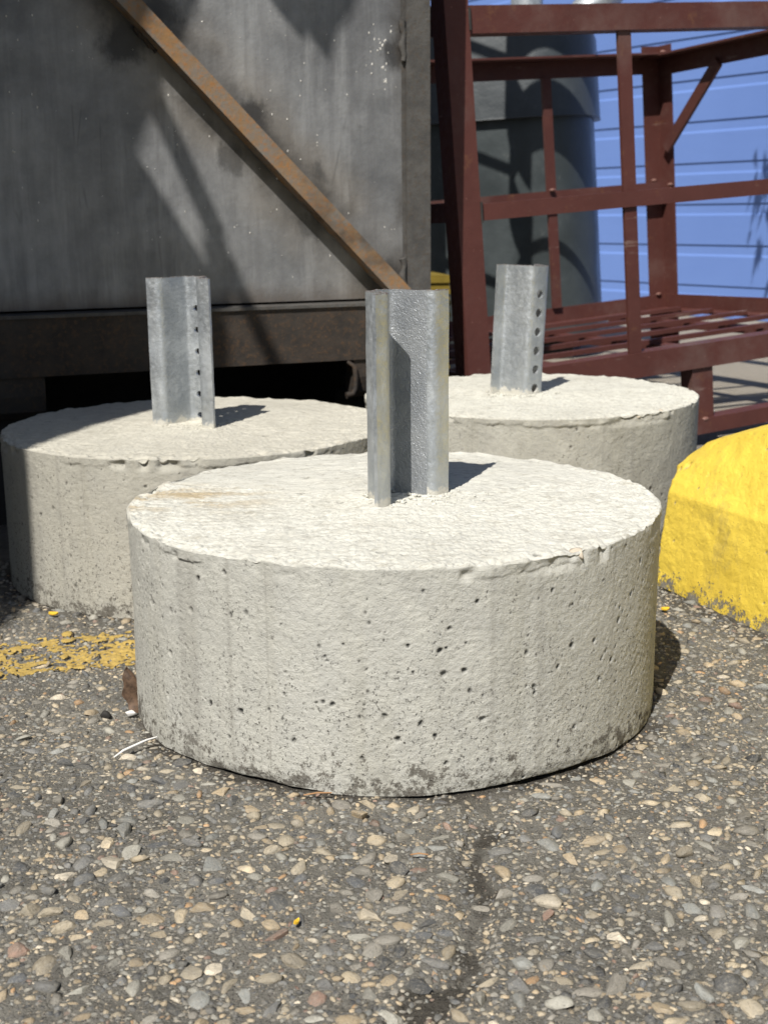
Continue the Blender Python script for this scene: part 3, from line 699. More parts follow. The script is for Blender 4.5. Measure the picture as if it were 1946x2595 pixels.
    if lean:
        mm = Matrix.Translation((loc[0], loc[1], H)) @ Matrix.Rotation(lean, 4, 'Y') @ Matrix.Translation((0, 0, -H)) @ Matrix.Rotation(ang, 4, 'Z')
        o.matrix_local = mm
    return o

G = 'concrete sign bases with a steel channel post'
def base_thing(key, label, mat, seed, step, pits):
    bx, by, br = BASES[key]
    t = empty('sign_base', (bx, by, 0), 0, label, 'sign base', G)
    concrete_block(t, (bx, by), br, mat, seed, step, pits, 1.5 if key == 'left' else 1.2, 1.7 if key == 'left' else 1.0)
    return t
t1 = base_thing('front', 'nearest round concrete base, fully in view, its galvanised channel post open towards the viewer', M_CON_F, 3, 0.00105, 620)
c1 = channel_post(t1, (0.0295 - BASES['front'][0] - 0.0175, 1.2019 - BASES['front'][1] + 0.017), math.radians(43), 1.07, 0, M_GALV, 11, True, True, HT=0.196)
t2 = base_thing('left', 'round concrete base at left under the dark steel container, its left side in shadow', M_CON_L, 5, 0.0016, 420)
channel_post(t2, (-0.2590 - BASES['left'][0] + 0.010, 1.664 - BASES['left'][1] + 0.012), math.radians(-23), 1.04, 0, M_GALV, 12, True, None, hk=0.82)
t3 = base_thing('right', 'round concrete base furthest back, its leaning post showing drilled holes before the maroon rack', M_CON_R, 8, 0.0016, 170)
channel_post(t3, (0.2130 - BASES['right'][0], 1.95 - BASES['right'][1]), math.radians(180 + 37), 1.04, 0.043, M_GALV, 13, True, None, hk=1.30)
# loose mortar crumbs round the foot of each post, and stones caught in the rim
for t, key, pc_ in ((t1, 'front', (0.022, 0.013)), (t2, 'left', (-0.008, -0.002)), (t3, 'right', (-0.017, 0.012))):
    Vs, Fs, off = [], [], 0
    for k in range(120):
        a = rng.uniform(0, 6.283); d = abs(rng.normal(0.036, 0.013)); r = rng.uniform(0.0008, 0.0030)
        v, f = small_var[k % 24]; Vs.append(v * (r, r * 0.8, r * 0.6) + (pc_[0] + d * math.cos(a), pc_[1] + d * math.sin(a), H + 0.0003)); Fs.append(f + off); off += len(v)
    V = np.concatenate(Vs); o = link('mortar_crumbs', big_mesh('mortar_crumbs', V, np.concatenate(Fs), {'front': M_CON_F, 'left': M_CON_L, 'right': M_CON_R}[key], True, {'topness': np.ones(len(V)), 'dirt_dark': np.zeros(len(V))}), t); o['kind'] = 'stuff'
def rim_stone(t, key, a_deg, s, col=None):
    br = BASES[key][2]; a = math.radians(a_deg); v, f = big_var[int(a_deg) % 14]
    o = link('rim_stone', big_mesh('rim_stone', v * (s, s * 0.8, s * 0.62), f, col or M_STONE, True), t)
    o.location = ((br - 0.006) * math.cos(a), (br - 0.006) * math.sin(a), H - 0.004); o.rotation_euler = (0.5, 0.2, a)
rim_stone(t1, 'front', -53, 0.0085, M_CON_F if False else M_STONE)
rim_stone(t1, 'front', -62, 0.005); rim_stone(t2, 'left', -66, 0.0055); rim_stone(t2, 'left', -110, 0.006); rim_stone(t2, 'left', -38, 0.0075)
rim_stone(t3, 'right', -48, 0.0075); rim_stone(t3, 'right', -60, 0.007); rim_stone(t3, 'right', -72, 0.005)

# ================================================================== STEEL CONTAINER
YC = math.radians(22)
ct = empty('steel_container', (0.077, 2.15, 0), YC, 'large dark sheet steel container with a rusty diagonal brace, standing behind the left base', 'container')
BA, BB = (-0.4745, 0.7535), (-0.0690, 0.344)
M_SHEET = mat_sheet(BA, BB)
bm = bmesh.new()                                                       # front sheet: gently dished grid with thickness
nxs, nzs = 60, 44
gx2 = np.linspace(-1.30, -0.0445, nxs); gz2 = np.linspace(0.3235, 1.20, nzs)
XX, ZZ = np.meshgrid(gx2, gz2); Pw = np.c_[XX.ravel(), XX.ravel() * 0, ZZ.ravel()]
yy = 0.004 + 0.0022 * vn(Pw, 3.2, 61) + 0.0008 * vn(Pw, 9, 62)
gid = np.arange(nxs * nzs).reshape(nzs, nxs)
F = np.stack([gid[:-1, :-1], gid[:-1, 1:], gid[1:, 1:], gid[1:, :-1]], -1).reshape(-1, 4)
Vf = np.c_[XX.ravel(), yy, ZZ.ravel()]; n0 = len(Vf)
ring = np.r_[gid[0, :], gid[1:, -1], gid[-1, -2::-1], gid[-2:0:-1, 0]]
Fr = np.stack([ring, ring + n0, np.roll(ring, -1) + n0, np.roll(ring, -1)], -1)
link('front_sheet', big_mesh('front_sheet', np.r_[Vf, Vf + (0, 0.006, 0)], np.r_[F, F[:, ::-1] + n0, Fr], M_SHEET, True, None, 40), ct)
prism('corner_post', [(-0.0385, -0.004), (0.0022, -0.004), (0.0022, 0.05), (-0.0385, 0.05)], 'z', 0.228, 1.21, M_TUBE, ct, 0.003, 40)
box('backing_strip', (-0.0445, -0.0386, 0.003, 0.03, 0.32, 1.2), M_TUBE, ct, 0.001)
box('side_sheet', (-0.004, 0.0, 0.0505, 0.85, 0.32, 1.2), M_SHEET, ct, 0)
box('back_sheet', (-1.3, 0.0, 0.8505, 0.857, 0.32, 1.2), M_SHEET, ct, 0)
box('end_sheet', (-1.306, -1.3006, -0.004, 0.857, 0.228, 1.2), M_SHEET, ct, 0)
box('roof_sheet', (-1.306, 0.0, -0.004, 0.857, 1.2105, 1.217), M_SHEET, ct, 0)
prism('floor_beam', [(-0.022, 0.2285), (0.022, 0.2285), (0.022, 0.3135), (-0.022, 0.3135)], 'x', -1.3, -0.0395, M_BEAM, ct, 0.004, 40)
prism('sill_lip', [(-0.026, 0.3138), (0.024, 0.3138), (0.024, 0.3205), (-0.026, 0.3185)], 'x', -1.3, -0.0395, M_TUBE, ct, 0.001)
box('rear_beam', (-1.3, 0.0, 0.80, 0.85, 0.2285, 0.3195), M_BEAM, ct, 0.002)
box('side_beam', (-0.05, -0.002, 0.0225, 0.7995, 0.2285, 0.3195), M_BEAM, ct, 0.002)
# feet: bent plates on blocks under the beam
def foot(x0, x1):
    poly = [(-0.018, 0.228), (0.02, 0.228), (0.02, 0.166), (0.0, 0.166), (-0.012, 0.176), (-0.018, 0.20)]
    prism('foot_bracket', poly, 'x', x0 + 0.012, x1, M_BEAM, ct, 0.002)
    bm = bmesh.new(); pts = [(x0, -0.02, 0.226), (x0 + 0.010, -0.024, 0.219), (x0 + 0.013, -0.024, 0.20), (x0 + 0.012, -0.024, 0.182), (x0 + 0.008, -0.024, 0.174), (x0 - 0.004, -0.024, 0.172)]
    add_tube(bm, pts, [0.003, 0.004, 0.0042, 0.004, 0.0045, 0.006], 8); bm_obj('bracket_hook', bm, M_BEAM, ct, 0, 50)
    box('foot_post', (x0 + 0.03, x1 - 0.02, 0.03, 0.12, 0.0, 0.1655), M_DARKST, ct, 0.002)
foot(-0.152, -0.03); foot(-1.1, -0.6265)
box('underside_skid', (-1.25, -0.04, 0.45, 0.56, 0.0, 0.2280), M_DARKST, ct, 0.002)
box('gap_filler', (-0.075, -0.006, 0.1205, 0.449, 0.0, 0.2280), M_DARKST, ct, 0.002)  # added dark block so the gap under the container reads as shade
# rusty square tube brace with weld beads
bm = bmesh.new()
d = Vector((BB[0] - BA[0], 0, BB[1] - BA[1])); L = d.length; d.normalize(); pn_ = Vector((-d.z, 0, d.x)); 
a0 = Vector((BA[0], 0, BA[1])) - d * 0.50; a1 = Vector((BB[0], 0, BB[1])) + d * 0.020
hw = 0.0132; ring = []
for p, k in ((a0, 0), (a1, 1)):
    r = []
    for sgn, yv in ((-1, 0.0015), (-1, -0.033), (1, -0.033), (1, 0.0015)):
        q = p + pn_ * hw * sgn; r.append(bm.verts.new((q.x, yv, q.z)))
    ring.append(r)
for i in range(4): bm.faces.new((ring[0][i], ring[0][(i + 1) % 4], ring[1][(i + 1) % 4], ring[1][i]))
bm.faces.new(ring[0][::-1]); bm.faces.new(ring[1])
brace = bm_obj('diagonal_brace', bm, M_BRACE, ct, 0.004, 40)
for (t, sgn, ln) in ((0.47, 1, 0.05), (0.955, 1, 0.04), (0.05, -1, 0.045)):
    bm = bmesh.new()
    pts = [a0 + d * (0.5 + t * L + ln * k / 7) + pn_ * sgn * (hw + 0.001) + Vector((0, -0.001 + 0.0012 * math.sin(k * 2.3), 0)) for k in range(8)]
    add_tube(bm, pts, [0.0035 + 0.0012 * ((k * 7) % 3) for k in range(8)], 7)
    bm_obj('weld_bead', bm, M_BEAM, brace, 0, 60)
for (xa, za, n_) in ((-0.043, 0.69, 8), (-0.045, 0.335, 7)):
    bm = bmesh.new()
    pts = [(xa + 0.002 * math.sin(k * 1.7), -0.001, za + k * 0.0085) for k in range(n_)]
    add_tube(bm, pts, [0.004 + 0.0022 * ((k * 5) % 4) / 3 for k in range(n_)], 7)
    bm_obj('weld_bead', bm, M_TUBE, ct, 0, 60)
# pale spatter drops on the sheet
Vs, Fs, off = [], [], 0
for k in range(150):
    if k < 26: x, z = rng.normal(-0.072, 0.010), rng.uniform(0.64, 0.735)
    elif k < 110: x, z = rng.uniform(-0.42, -0.05), rng.uniform(0.34, 0.76)
    else: x, z = rng.uniform(-0.68, -0.4), rng.uniform(0.34, 0.76)
    if x > -0.052: continue
    r = rng.uniform(0.0007, 0.0018) * (1.5 if k < 26 else 1); v, f = small_var[k % 24]
    y = 0.004 + 0.0022 * vn(np.array([[x, 0, z]]), 3.2, 61)[0]
    Vs.append(v * (r * 0.75, 0.0008, r * rng.uniform(1, 1.8)) + (x, y, z)); Fs.append(f + off); off += len(v)
o = link('weld_spatter', big_mesh('weld_spatter', np.concatenate(Vs), np.concatenate(Fs), M_SPLAT, True), ct); o['kind'] = 'stuff'

# ================================================================== MAROON RACK
RA, RB, RZ = Vector((0.8973, 0.4363, 0.0674)), Vector((-0.4358, 0.8998, -0.0226)), Vector((-0.0705, -0.0091, 0.9975))
rk = empty('steel_rack', label='maroon painted steel storage rack frame tilted beside the dark container', cat='rack')
mm = Matrix((RA, RB, RZ)).transposed().to_4x4(); mm.translation = (0.1657, 2.3, 0.0); rk.matrix_world = mm
RL, RD = 1.172, 0.945
def angle_z(name, x, y, sx, sy, wd, z0, z1, th=0.005):
    """vertical angle iron with its outer corner at x,y and legs towards sx,sy"""
    p = [(0, 0), (wd, 0), (wd, th), (th, th), (th, wd), (0, wd)]
    return prism(name, [(x + sx * a, y + sy * b) for a, b in p], 'z', z0, z1, M_RACK, rk, 0.0008)
angle_z('corner_post', 0, 0, 1, 1, 0.0464, -0.011, 1.04); angle_z('corner_post', RL, 0, -1, 1, 0.0464, -0.011, 0.84)
angle_z('corner_post', RL + 0.004, RD + 0.004, -1, -1, 0.056, -0.011, 0.832); angle_z('corner_post', -0.004, RD + 0.004, 1, -1, 0.056, -0.011, 0.84)
box('top_rail', (0.0472, RL - 0.047, 0.001, 0.046, 0.7518, 0.7971), M_RACK, rk, 0.003)
box('mid_rail', (0.0472, RL - 0.047, 0.001, 0.030, 0.4410, 0.4697), M_RACK, rk, 0.002)
box('lower_rail', (0.0472, RL - 0.047, 0.001, 0.046, 0.1213, 0.1686), M_RACK, rk, 0.003)
box('base_rail', (0.0472, RL - 0.047, 0.001, 0.046, -0.0105, 0.0200), M_RACK, rk, 0.002)
for x in (0.5029, 1.02):
    box('stub_leg', (x, x + 0.050, 0.006, 0.042, 0.0205, 0.1208), M_RACK, rk, 0.002)
box('upright', (0.3556, 0.3839, 0.006, 0.013, 0.1690, 0.7513), M_RACK, rk, 0.002)
# back: angle rails with a ledge
def angle_x(name, x0, x1, y, z, wy, wz, th=0.005):
    p = [(0, 0), (-wy, 0), (-wy, -th if wz < 0 else th), (-th, -th if wz < 0 else th), (-th, wz), (0, wz)]
    return prism(name, [(y + a, z + b) for a, b in p], 'x', x0, x1, M_RACK, rk, 0.0008)
angle_x('back_top_rail', 0.001, RL - 0.001, RD - 0.003, 0.8075, 0.080, -0.047)
angle_x('back_bottom_rail', 0.001, RL - 0.001, RD - 0.003, 0.132, 0.060, 0.042)
box('back_mid_rail', (0.001, RL - 0.001, RD - 0.034, RD - 0.006, 0.4420, 0.4790), M_RACK, rk, 0.002)
box('back_upright', (0.790, 0.816, RD - 0.018, RD - 0.0085, 0.1745, 0.7600), M_RACK, rk, 0.002)
def angle_y(name, y0, y1, x, z, wx, wz, th=0.005):
    p = [(0, 0), (-wx, 0), (-wx, -th if wz < 0 else th), (-th if wx > 0 else th, -th if wz < 0 else th), (-th if wx > 0 else th, wz), (0, wz)]
    return prism(name, [(x + a, z + b) for a, b in p], 'y', y0, y1, M_RACK, rk, 0.0008)
angle_y('end_top_rail', 0.047, RD - 0.0085, RL - 0.0015, 0.8050, 0.060, -0.050); angle_y('end_bottom_rail', 0.047, RD - 0.0085, RL - 0.0015, 0.1325, 0.055, 0.042)
angle_y('end_top_rail', 0.047, RD - 0.0835, 0.004, 0.8050, -0.060, -0.050); angle_y('end_bottom_rail', 0.047, RD - 0.064, 0.004, 0.1325, -0.055, 0.042)
box('end_mid_rail', (0.006, 0.036, 0.047, RD - 0.06, 0.442, 0.476), M_RACK, rk, 0.002)
def bar_yz(name, x0, x1, p, q, wd):
    dv = Vector((q[0] - p[0], q[1] - p[1])).normalized(); nv = Vector((-dv.y, dv.x)) * wd / 2
    return prism(name, [(p[0] + nv.x, p[1] + nv.y), (q[0] + nv.x, q[1] + nv.y), (q[0] - nv.x, q[1] - nv.y), (p[0] - nv.x, p[1] - nv.y)], 'x', x0, x1, M_RACK, rk, 0.0008)
bar_yz('corner_brace', RL - 0.018, RL - 0.0085, (0.905, 0.565), (0.688, 0.762), 0.031)
bar_yz('corner_brace', 0.010, 0.0195, (0.905, 0.50), (0.55, 0.762), 0.031)
for y in (0.15, 0.28, 0.41, 0.54, 0.67, 0.80):                               # floor bars
    box('floor_bar', (0.048, RL - 0.06, y, y + 0.016, 0.139, 0.149), M_RACK, rk, 0.001)
for x in (0.30, 0.62, 0.93):
    box('cross_member', (x, x + 0.035, 0.0468, RD - 0.066, 0.1225, 0.1385), M_RACK, rk, 0.001)
box('back_base_rail', (0.05, RL - 0.06, RD - 0.05, RD - 0.006, -0.0105, 0.02), M_RACK, rk, 0.002)
for (x, z) in ((0.0472, 0.775), (0.0472, 0.455), (0.0472, 0.145)):
    bm = bmesh.new()
    add_tube(bm, [(x, -0.001, z - 0.018 + k * 0.006) for k in range(7)], [0.0025 + 0.0012 * ((k * 3) % 3) for k in range(7)], 6)
    bm_obj('weld_bead', bm, M_DARKST, rk, 0, 60)
M_WPAINT = mat_paint('worn_weld_paint', (0.20, 0.10, 0.08), 0.5)
for (x, y, z) in ((RL - 0.035, RD - 0.012, 0.484), (RL - 0.010, RD - 0.05, 0.470), (RL - 0.03, RD - 0.01, 0.176), (0.53, 0.004, 0.018), (0.79, RD - 0.04, 0.481), (RL - 0.05, RD - 0.086, 0.808)):
    bm = bmesh.new(); bmesh.ops.create_icosphere(bm, subdivisions=1, radius=0.007, matrix=Matrix.Translation((x, y, z)) @ Matrix.Diagonal((1.5, 0.8, 0.7, 1)))
    bm_obj('weld_blob', bm, M_WPAINT, rk, 0, 60)

# ================================================================== BLUE BUILDING
sdv = Vector((0.574, -0.82, 0)).normalized(); yaw_b = math.atan2(sdv.y, sdv.x)
bd = empty('building', (1.33, 5.8, 0), yaw_b, 'blue lap sided building behind the rack, in full sun', 'building')
ex = 0.172
for k in range(17):
    z0 = 0.140 + ex * (k - 0) - ex * 1.0 + 0.172 - 0.172
    z0 = -0.032 + ex * k
    if z0 < 0: z0 = 0.004
    zt = -0.032 + ex * (k + 1) - 0.0012
    zb = zt - 0.0                                                       # Dutch lap: proud face, cove near the top
    prof = [(-0.0085, z0 + 0.002), (-0.0085, zt - 0.047), (-0.0035, zt - 0.037), (-0.003, zt), (0.012, zt), (0.012, z0), (-0.0065, z0)]
    prism('siding_board', prof, 'x', -5.5, 3.2, M_SIDING, bd, 0)
box('wall_core', (-5.5, 3.2, 0.0125, 0.18, 0.0, 2.93), M_FOUND, bd, 0)
box('foundation_strip', (-5.5, 3.2, -0.0165, 0.0118, -0.02, 0.0035), M_FOUND, bd, 0)
box('roof_edge', (-5.6, 3.3, -0.20, 0.25, 2.935, 3.05), M_WHITE, bd, 0.004)

# ================================================================== WASTE CART
BY = math.radians(-12)
bn = empty('waste_bin', (0.40, 4.40, 0), 0, 'tall charcoal plastic bin with an overhanging lid behind the maroon rack', 'bin')
bn.matrix_world = Matrix.Translation((0.40, 4.40, 0)) @ Matrix.Rotation(math.radians(-2.7), 4, 'Y') @ Matrix.Rotation(BY, 4, 'Z')
def rrect(hx_, hy_, r, z, n=14):
    out = []
    for cx_, cy_, a in ((hx_ - r, hy_ - r, 0), (-hx_ + r, hy_ - r, 90), (-hx_ + r, -hy_ + r, 180), (hx_ - r, -hy_ + r, 270)):
        for k in range(n + 1):
            t = math.radians(a + 90 * k / n); out.append((cx_ + r * math.cos(t), cy_ + r * math.sin(t), z))
    return out
def loft(name, rings, mat, parent):
    bm = bmesh.new(); rv = [[bm.verts.new(p) for p in r] for r in rings]
    for a, b in zip(rv, rv[1:]):
        for i in range(len(a)): bm.faces.new((a[i], a[(i + 1) % len(a)], b[(i + 1) % len(a)], b[i]))
    bm.faces.new(rv[0][::-1]); bm.faces.new(rv[-1])
    return bm_obj(name, bm, mat, parent, 0, 40)
loft('bin_body', [rrect(0.335, 0.29, 0.19, 0.06), rrect(0.340, 0.295, 0.20, 0.10), rrect(0.334, 0.288, 0.20, 0.4), rrect(0.326, 0.280, 0.20, 0.77)], M_BIN, bn)
loft('bin_lid', [rrect(0.348, 0.304, 0.20, 0.735), rrect(0.346, 0.302, 0.20, 0.742), rrect(0.338, 0.292, 0.20, 0.985), rrect(0.330, 0.284, 0.19, 1.005), rrect(0.29, 0.24, 0.17, 1.03)], M_LIDB, bn)
for sx in (-0.21, 0.21): box('bin_foot', (sx - 0.05, sx + 0.05, -0.22, 0.22, -0.012, 0.0595), M_DARKST, bn, 0.004)
# galvanised pipes on the lid
def pipe(name, pts, r, label, parent=None):
    bm = bmesh.new(); add_tube(bm, pts, r, 24); o = bm_obj(name, bm, M_GALV, parent, 0, 45); return o
p1 = pipe('duct_pipe', [(0.475, 4.42, 1.01), (0.477, 4.42, 1.10), (0.478, 4.42, 1.30), (0.478, 4.42, 1.5)], 0.052, '')
tag(p1, 'upright galvanised duct pipe rising above the top rail of the rack', 'duct pipe', 'galvanised pipes standing on the bin')
p2 = pipe('duct_pipe', [(0.60, 4.36, 1.0), (0.68, 4.36, 1.09), (0.77, 4.36, 1.19), (0.90, 4.37, 1.27), (1.05, 4.38, 1.30)], 0.058, '')
tag(p2, 'slanting galvanised duct pipe right of the upright one above the rack', 'duct pipe', 'galvanised pipes standing on the bin')

# yellow ridged crate seen through the gap
yc = empty('crate', (0.09, 3.82, 0), math.radians(10), 'dull yellow ridged crate seen through the gap between container and rack', 'crate')
box('crate_body', (-0.2, 0.088, -0.1, 0.12, 0.0, 0.285), M_YCRATE, yc, 0.004)
for z in np.arange(0.04, 0.28, 0.032): box('ridge', (-0.202, 0.090, -0.106, -0.1005, z, z + 0.012), M_YCRATE, yc, 0.001)

# ================================================================== YELLOW PAINTED BLOCK
def yellow_block():
    p0 = np.array((0.34, 1.555)); dv = np.array((0.37, -0.93)); nv = np.array((0.93, 0.37))
    ts = np.r_[np.arange(-0.075, 0.40, 0.0028), np.arange(0.40, 1.5, 0.02)]
    tk, zk = [-0.075, -0.0635, -0.035, 0.007, 0.048, 0.098, 0.20, 0.5, 1.5], [0.105, 0.1255, 0.158, 0.183, 0.196, 0.213, 0.236, 0.262, 0.262]
    us = np.linspace(0, 1, 150); rows = []
    for t in ts:
        zt = np.interp(t, tk, zk); zb = min(0.131, zt - 0.004); o0 = max(0.0, -t) * 1.15; lo_ = 1 - 0.10 * min(1, o0 / 0.05)
        prof = np.array([(0, 0.0), (0.012, zb - 0.012), (0.019, zb), (0.036, zb + (zt - zb) * 0.42), (0.062, zt - 0.006), (0.085, zt), (0.24, zt + 0.002), (0.27, zt * 0.55), (0.275, 0.0)])
        prof[:, 0] = np.maximum(prof[:, 0], o0 + 0.10 * prof[:, 1] * (o0 > 0)); prof[-1, 0] += 0.002
        sg = np.r_[0, np.cumsum(np.hypot(*np.diff(prof, axis=0).T) * [1, 1, 1, 1, 1, 0.5, 0.15, 0.15])]; q = us * sg[-1]
        rows.append(np.c_[np.interp(q, sg, prof[:, 0]), np.interp(q, sg, prof[:, 1]), np.full(150, t)])
    A = np.array(rows); nr, nc = A.shape[:2]; A = A.reshape(-1, 3)
    V = np.c_[p0[0] + dv[0] * A[:, 2] + nv[0] * A[:, 0], p0[1] + dv[1] * A[:, 2] + nv[1] * A[:, 0], A[:, 1]]
    gd = np.zeros_like(V); nx3 = np.array((-nv[0], -nv[1], 0.45)); nx3 /= np.linalg.norm(nx3)
    amp = 0.0020 * vn(V, 14, 71) + 0.0011 * vn(V, 50, 72) + 0.0005 * vn(V, 140, 73) + 0.0004 * vn(V, 320, 74)
    dirt_dark = np.zeros(len(V)); r = np.random.default_rng(44)
    for k in range(90):
        i = r.integers(len(V) * 70 // 100); rp = 0.0016 + 0.0042 * r.random() ** 2.4; q = np.linalg.norm((V - V[i]) * (1, 1, 0.85), axis=1) / rp
        s_ = sm(1.0, 0.4, q); amp -= rp * 0.7 * s_; dirt_dark = np.maximum(dirt_dark, s_ * (1.0 if r.random() < 0.6 else 0.3))
    hold = sm(0.0, 0.012, V[:, 2]); V += np.outer(amp * (0.4 + 0.6 * hold), nx3)
    V[:, 2] = np.maximum(V[:, 2], -0.004)
    g = np.arange(nr * nc).reshape(nr, nc); F = np.stack([g[:-1, :-1], g[1:, :-1], g[1:, 1:], g[:-1, 1:]], -1).reshape(-1, 4)
    cap0 = len(V); V = np.r_[V, [[*(p0 + nv * 0.12), 0.06]]]; dirt_dark = np.r_[dirt_dark, 0]
    Fc = np.stack([g[0, :-1], g[0, 1:], np.full(nc - 1, cap0)], -1)
    o = link('wheel_stop', big_mesh('wheel_stop', V, [F, Fc], M_YBLOCK, True, {'dirt_dark': dirt_dark}))
    return tag(o, 'chipped yellow painted concrete wheel stop at the right edge beside the front base', 'wheel stop')
yellow_block()

# ================================================================== LITTER
def leaf_mesh(name, L, Wd, mat, curl, th=0.0005):
    n, mcols = 14, 7; Vt = []
    for i in range(n):
        t = i / (n - 1); wl = Wd * (math.sin(math.pi * t ** 0.8) ** 0.8 * 0.9 + 0.04) * (1 + 0.18 * math.sin(t * 17))
        for j in range(mcols):
            s = j / (mcols - 1) * 2 - 1
            Vt.append((s * wl / 2 * math.cos(s * curl), 0.35 * wl * (1 - math.cos(s * curl)) + 0.004 * math.sin(6 * t + s), L * t + 0.002 * math.sin(9 * s)))
    Vt = np.array(Vt); n0 = len(Vt); g = np.arange(n0).reshape(n, mcols)
    F = np.stack([g[:-1, :-1], g[:-1, 1:], g[1:, 1:], g[1:, :-1]], -1).reshape(-1, 4)
    ring = np.r_[g[0, :], g[1:, -1], g[-1, -2::-1], g[-2:0:-1, 0]]
    Fr = np.stack([ring, ring + n0, np.roll(ring, -1) + n0, np.roll(ring, -1)], -1)
    return link(name, big_mesh(name, np.r_[Vt, Vt + (0, th, 0)], np.r_[F, F[:, ::-1] + n0, Fr], mat, True, None, 50))
lf = leaf_mesh('dead_leaf', 0.046, 0.040, M_DLEAF, 1.15); lf.location = (-0.2330, 1.140, 0.000); lf.rotation_euler = (math.radians(-20), math.radians(-10), math.radians(14))
tag(lf, 'curled brown dead leaf leaning on the left foot of the front base', 'leaf')
v, f = big_var[3]
wp = link('white_pebble', big_mesh('white_pebble', v * (0.0056, 0.0042, 0.0036), f, M_WHITE, True)); wp.location = (-0.2375, 1.128, 0.0065)
tag(wp, 'small loose white pebble in front of the brown dead leaf', 'pebble')
v, f = big_var[5]
dp = link('dark_pebble', big_mesh('dark_pebble', v * (0.0055, 0.005, 0.0045), f, M_DARKST, True)); dp.location = (-0.2605, 1.130, 0.004)
tag(dp, 'small loose black pebble just left of the white one', 'pebble')
bm = bmesh.new()
sp_ = [(-0.234, 1.0335, 0.004), (-0.227, 1.040, 0.0075), (-0.219, 1.049, 0.008), (-0.210, 1.057, 0.0095), (-0.2015, 1.0625, 0.010)]
add_tube(bm, sp_, [0.0005, 0.0010, 0.0012, 0.0010, 0.0007], 6); o = bm_obj('plastic_strip', bm, M_WHITE, None, 0, 60)
tag(o, 'thin white plastic strip lying by the lower left edge of the front base', 'scrap')
for nm, (x, y), rz, s, lb in (('paint_flake', (0.3242, 1.4312), 0.4, 0.0055, 'yellow paint flake on the ground between front base and wheel stop'), ('paint_flake', (-0.0602, 0.7645), 1.1, 0.0028, 'tiny yellow paint flake in the foreground left of the dark crack'), ('paint_flake', (-0.3856, 1.4379), 0.2, 0.0055, 'yellow paint flake between the left base and the painted line')):
    bm = bmesh.new(); pts = [(s * math.cos(a) * (1 + 0.3 * math.sin(3 * a)), 0.5 * s * math.sin(a)) for a in np.linspace(0, 2 * math.pi, 9)[:-1]]
    lo = [bm.verts.new((p[0], p[1], 0.0)) for p in pts]; hi = [bm.verts.new((p[0], p[1], 0.0012 + 0.0015 * (p[0] / s) ** 2)) for p in pts]
    for i in range(8): bm.faces.new((lo[i], lo[(i + 1) % 8], hi[(i + 1) % 8], hi[i]))
    bm.faces.new(lo[::-1]); bm.faces.new(hi); o = bm_obj(nm, bm, M_FLAKE); o.location = (x, y, float(ground_z(np.array([x]), np.array([y]))[0]) + 0.004); o.rotation_euler = (0.2, 0.1, rz)
    tag(o, lb, 'paint flake', 'yellow paint flakes on the ground')
for p, q, lb in (((-0.0666, 0.9545), (-0.044, 0.9560), 'orange dry twig along the front foot of the front base'), ((0.0165, 0.8542), (0.0293, 0.8520), 'pale straw left of the dark crack in the foreground')):
    bm = bmesh.new(); mid = ((p[0] + q[0]) / 2, (p[1] + q[1]) / 2 - 0.001, 0.0065)
    add_tube(bm, [(*p, 0.0045), mid, (*q, 0.0055)], [0.0005, 0.0007, 0.0005], 6); o = bm_obj('twig', bm, M_TWIG, None, 0, 60); tag(o, lb, 'twig', 'dry twigs on the ground')

# ================================================================== WHAT SHADES THE PLACE (unseen: added roof and ring stand, inferred tree)
aw = empty('shade_roof', (-1.7, 0.7, 0), 0, 'unseen sheet roof added left of the container to cast shade on it', 'roof')  # added out of view only to shade the container and left base
def plate(name, poly, z, th, mat, parent, off=(-1.7, 0.7)):
    return prism(name, [(x - off[0], y - off[1]) for x, y in poly], 'z', z, z + th, mat, parent, 0)
plate('roof_sheet', [(-3.0, -0.35), (-1.14, -0.35), (-1.049, -0.10), (-1.039, -0.006), (-0.98, 0.129), (-0.95, 0.264), (-0.935, 0.31), (-0.877, 0.445), (-0.765, 0.70), (-0.762, 0.79), (-0.807, 0.885), (-0.682, 1.042), (-0.645, 1.085), (-0.60, 1.17), (-0.60, 2.2), (-3.0, 2.2)], 2.0, 0.008, M_ROOF, aw)  # right edge follows the shadow outline this added roof must cast
plate('shade_flap', [(-0.60, 1.22), (-0.528, 1.136), (-0.506, 1.120), (-0.492, 1.131), (-0.476, 1.114), (-0.448, 1.154), (-0.417, 1.184), (-0.36, 1.26), (-0.38, 1.45), (-0.60, 1.45)], 1.990, 0.006, M_ROOF, aw)  # added flap, cut to throw the toothed shadow
def strip(name, p, q, wd, z, parent):
    dx, dy = q[0] - p[0], q[1] - p[1]; L = math.hypot(dx, dy); nx4, ny4 = -dy / L * wd / 2, dx / L * wd / 2
    plate(name, [(p[0] + nx4, p[1] + ny4), (p[0] - nx4, p[1] - ny4), (q[0] - nx4, q[1] - ny4), (q[0] + nx4, q[1] + ny4)], z, 0.012, M_ROOF, parent)
strip('shade_bar', (-0.752, 0.985), (-0.729, 0.850), 0.026, 1.985, aw); strip('shade_bar', (-0.729, 0.856), (-0.700, 0.70), 0.020, 1.970, aw); strip('shade_bar', (-0.731, 0.856), (-0.752, 0.765), 0.026, 1.955, aw)  # added bars, placed for the bar shadow on the front sheet
for x, y in ((-1.75, -0.2), (-1.75, 1.3), (-2.9, -0.2), (-2.9, 2.0)): box('post', (x + 1.7 - 0.04, x + 1.7 + 0.04, y - 0.7 - 0.04, y - 0.7 + 0.04, 0, 1.999), M_BEAM, aw, 0.003)
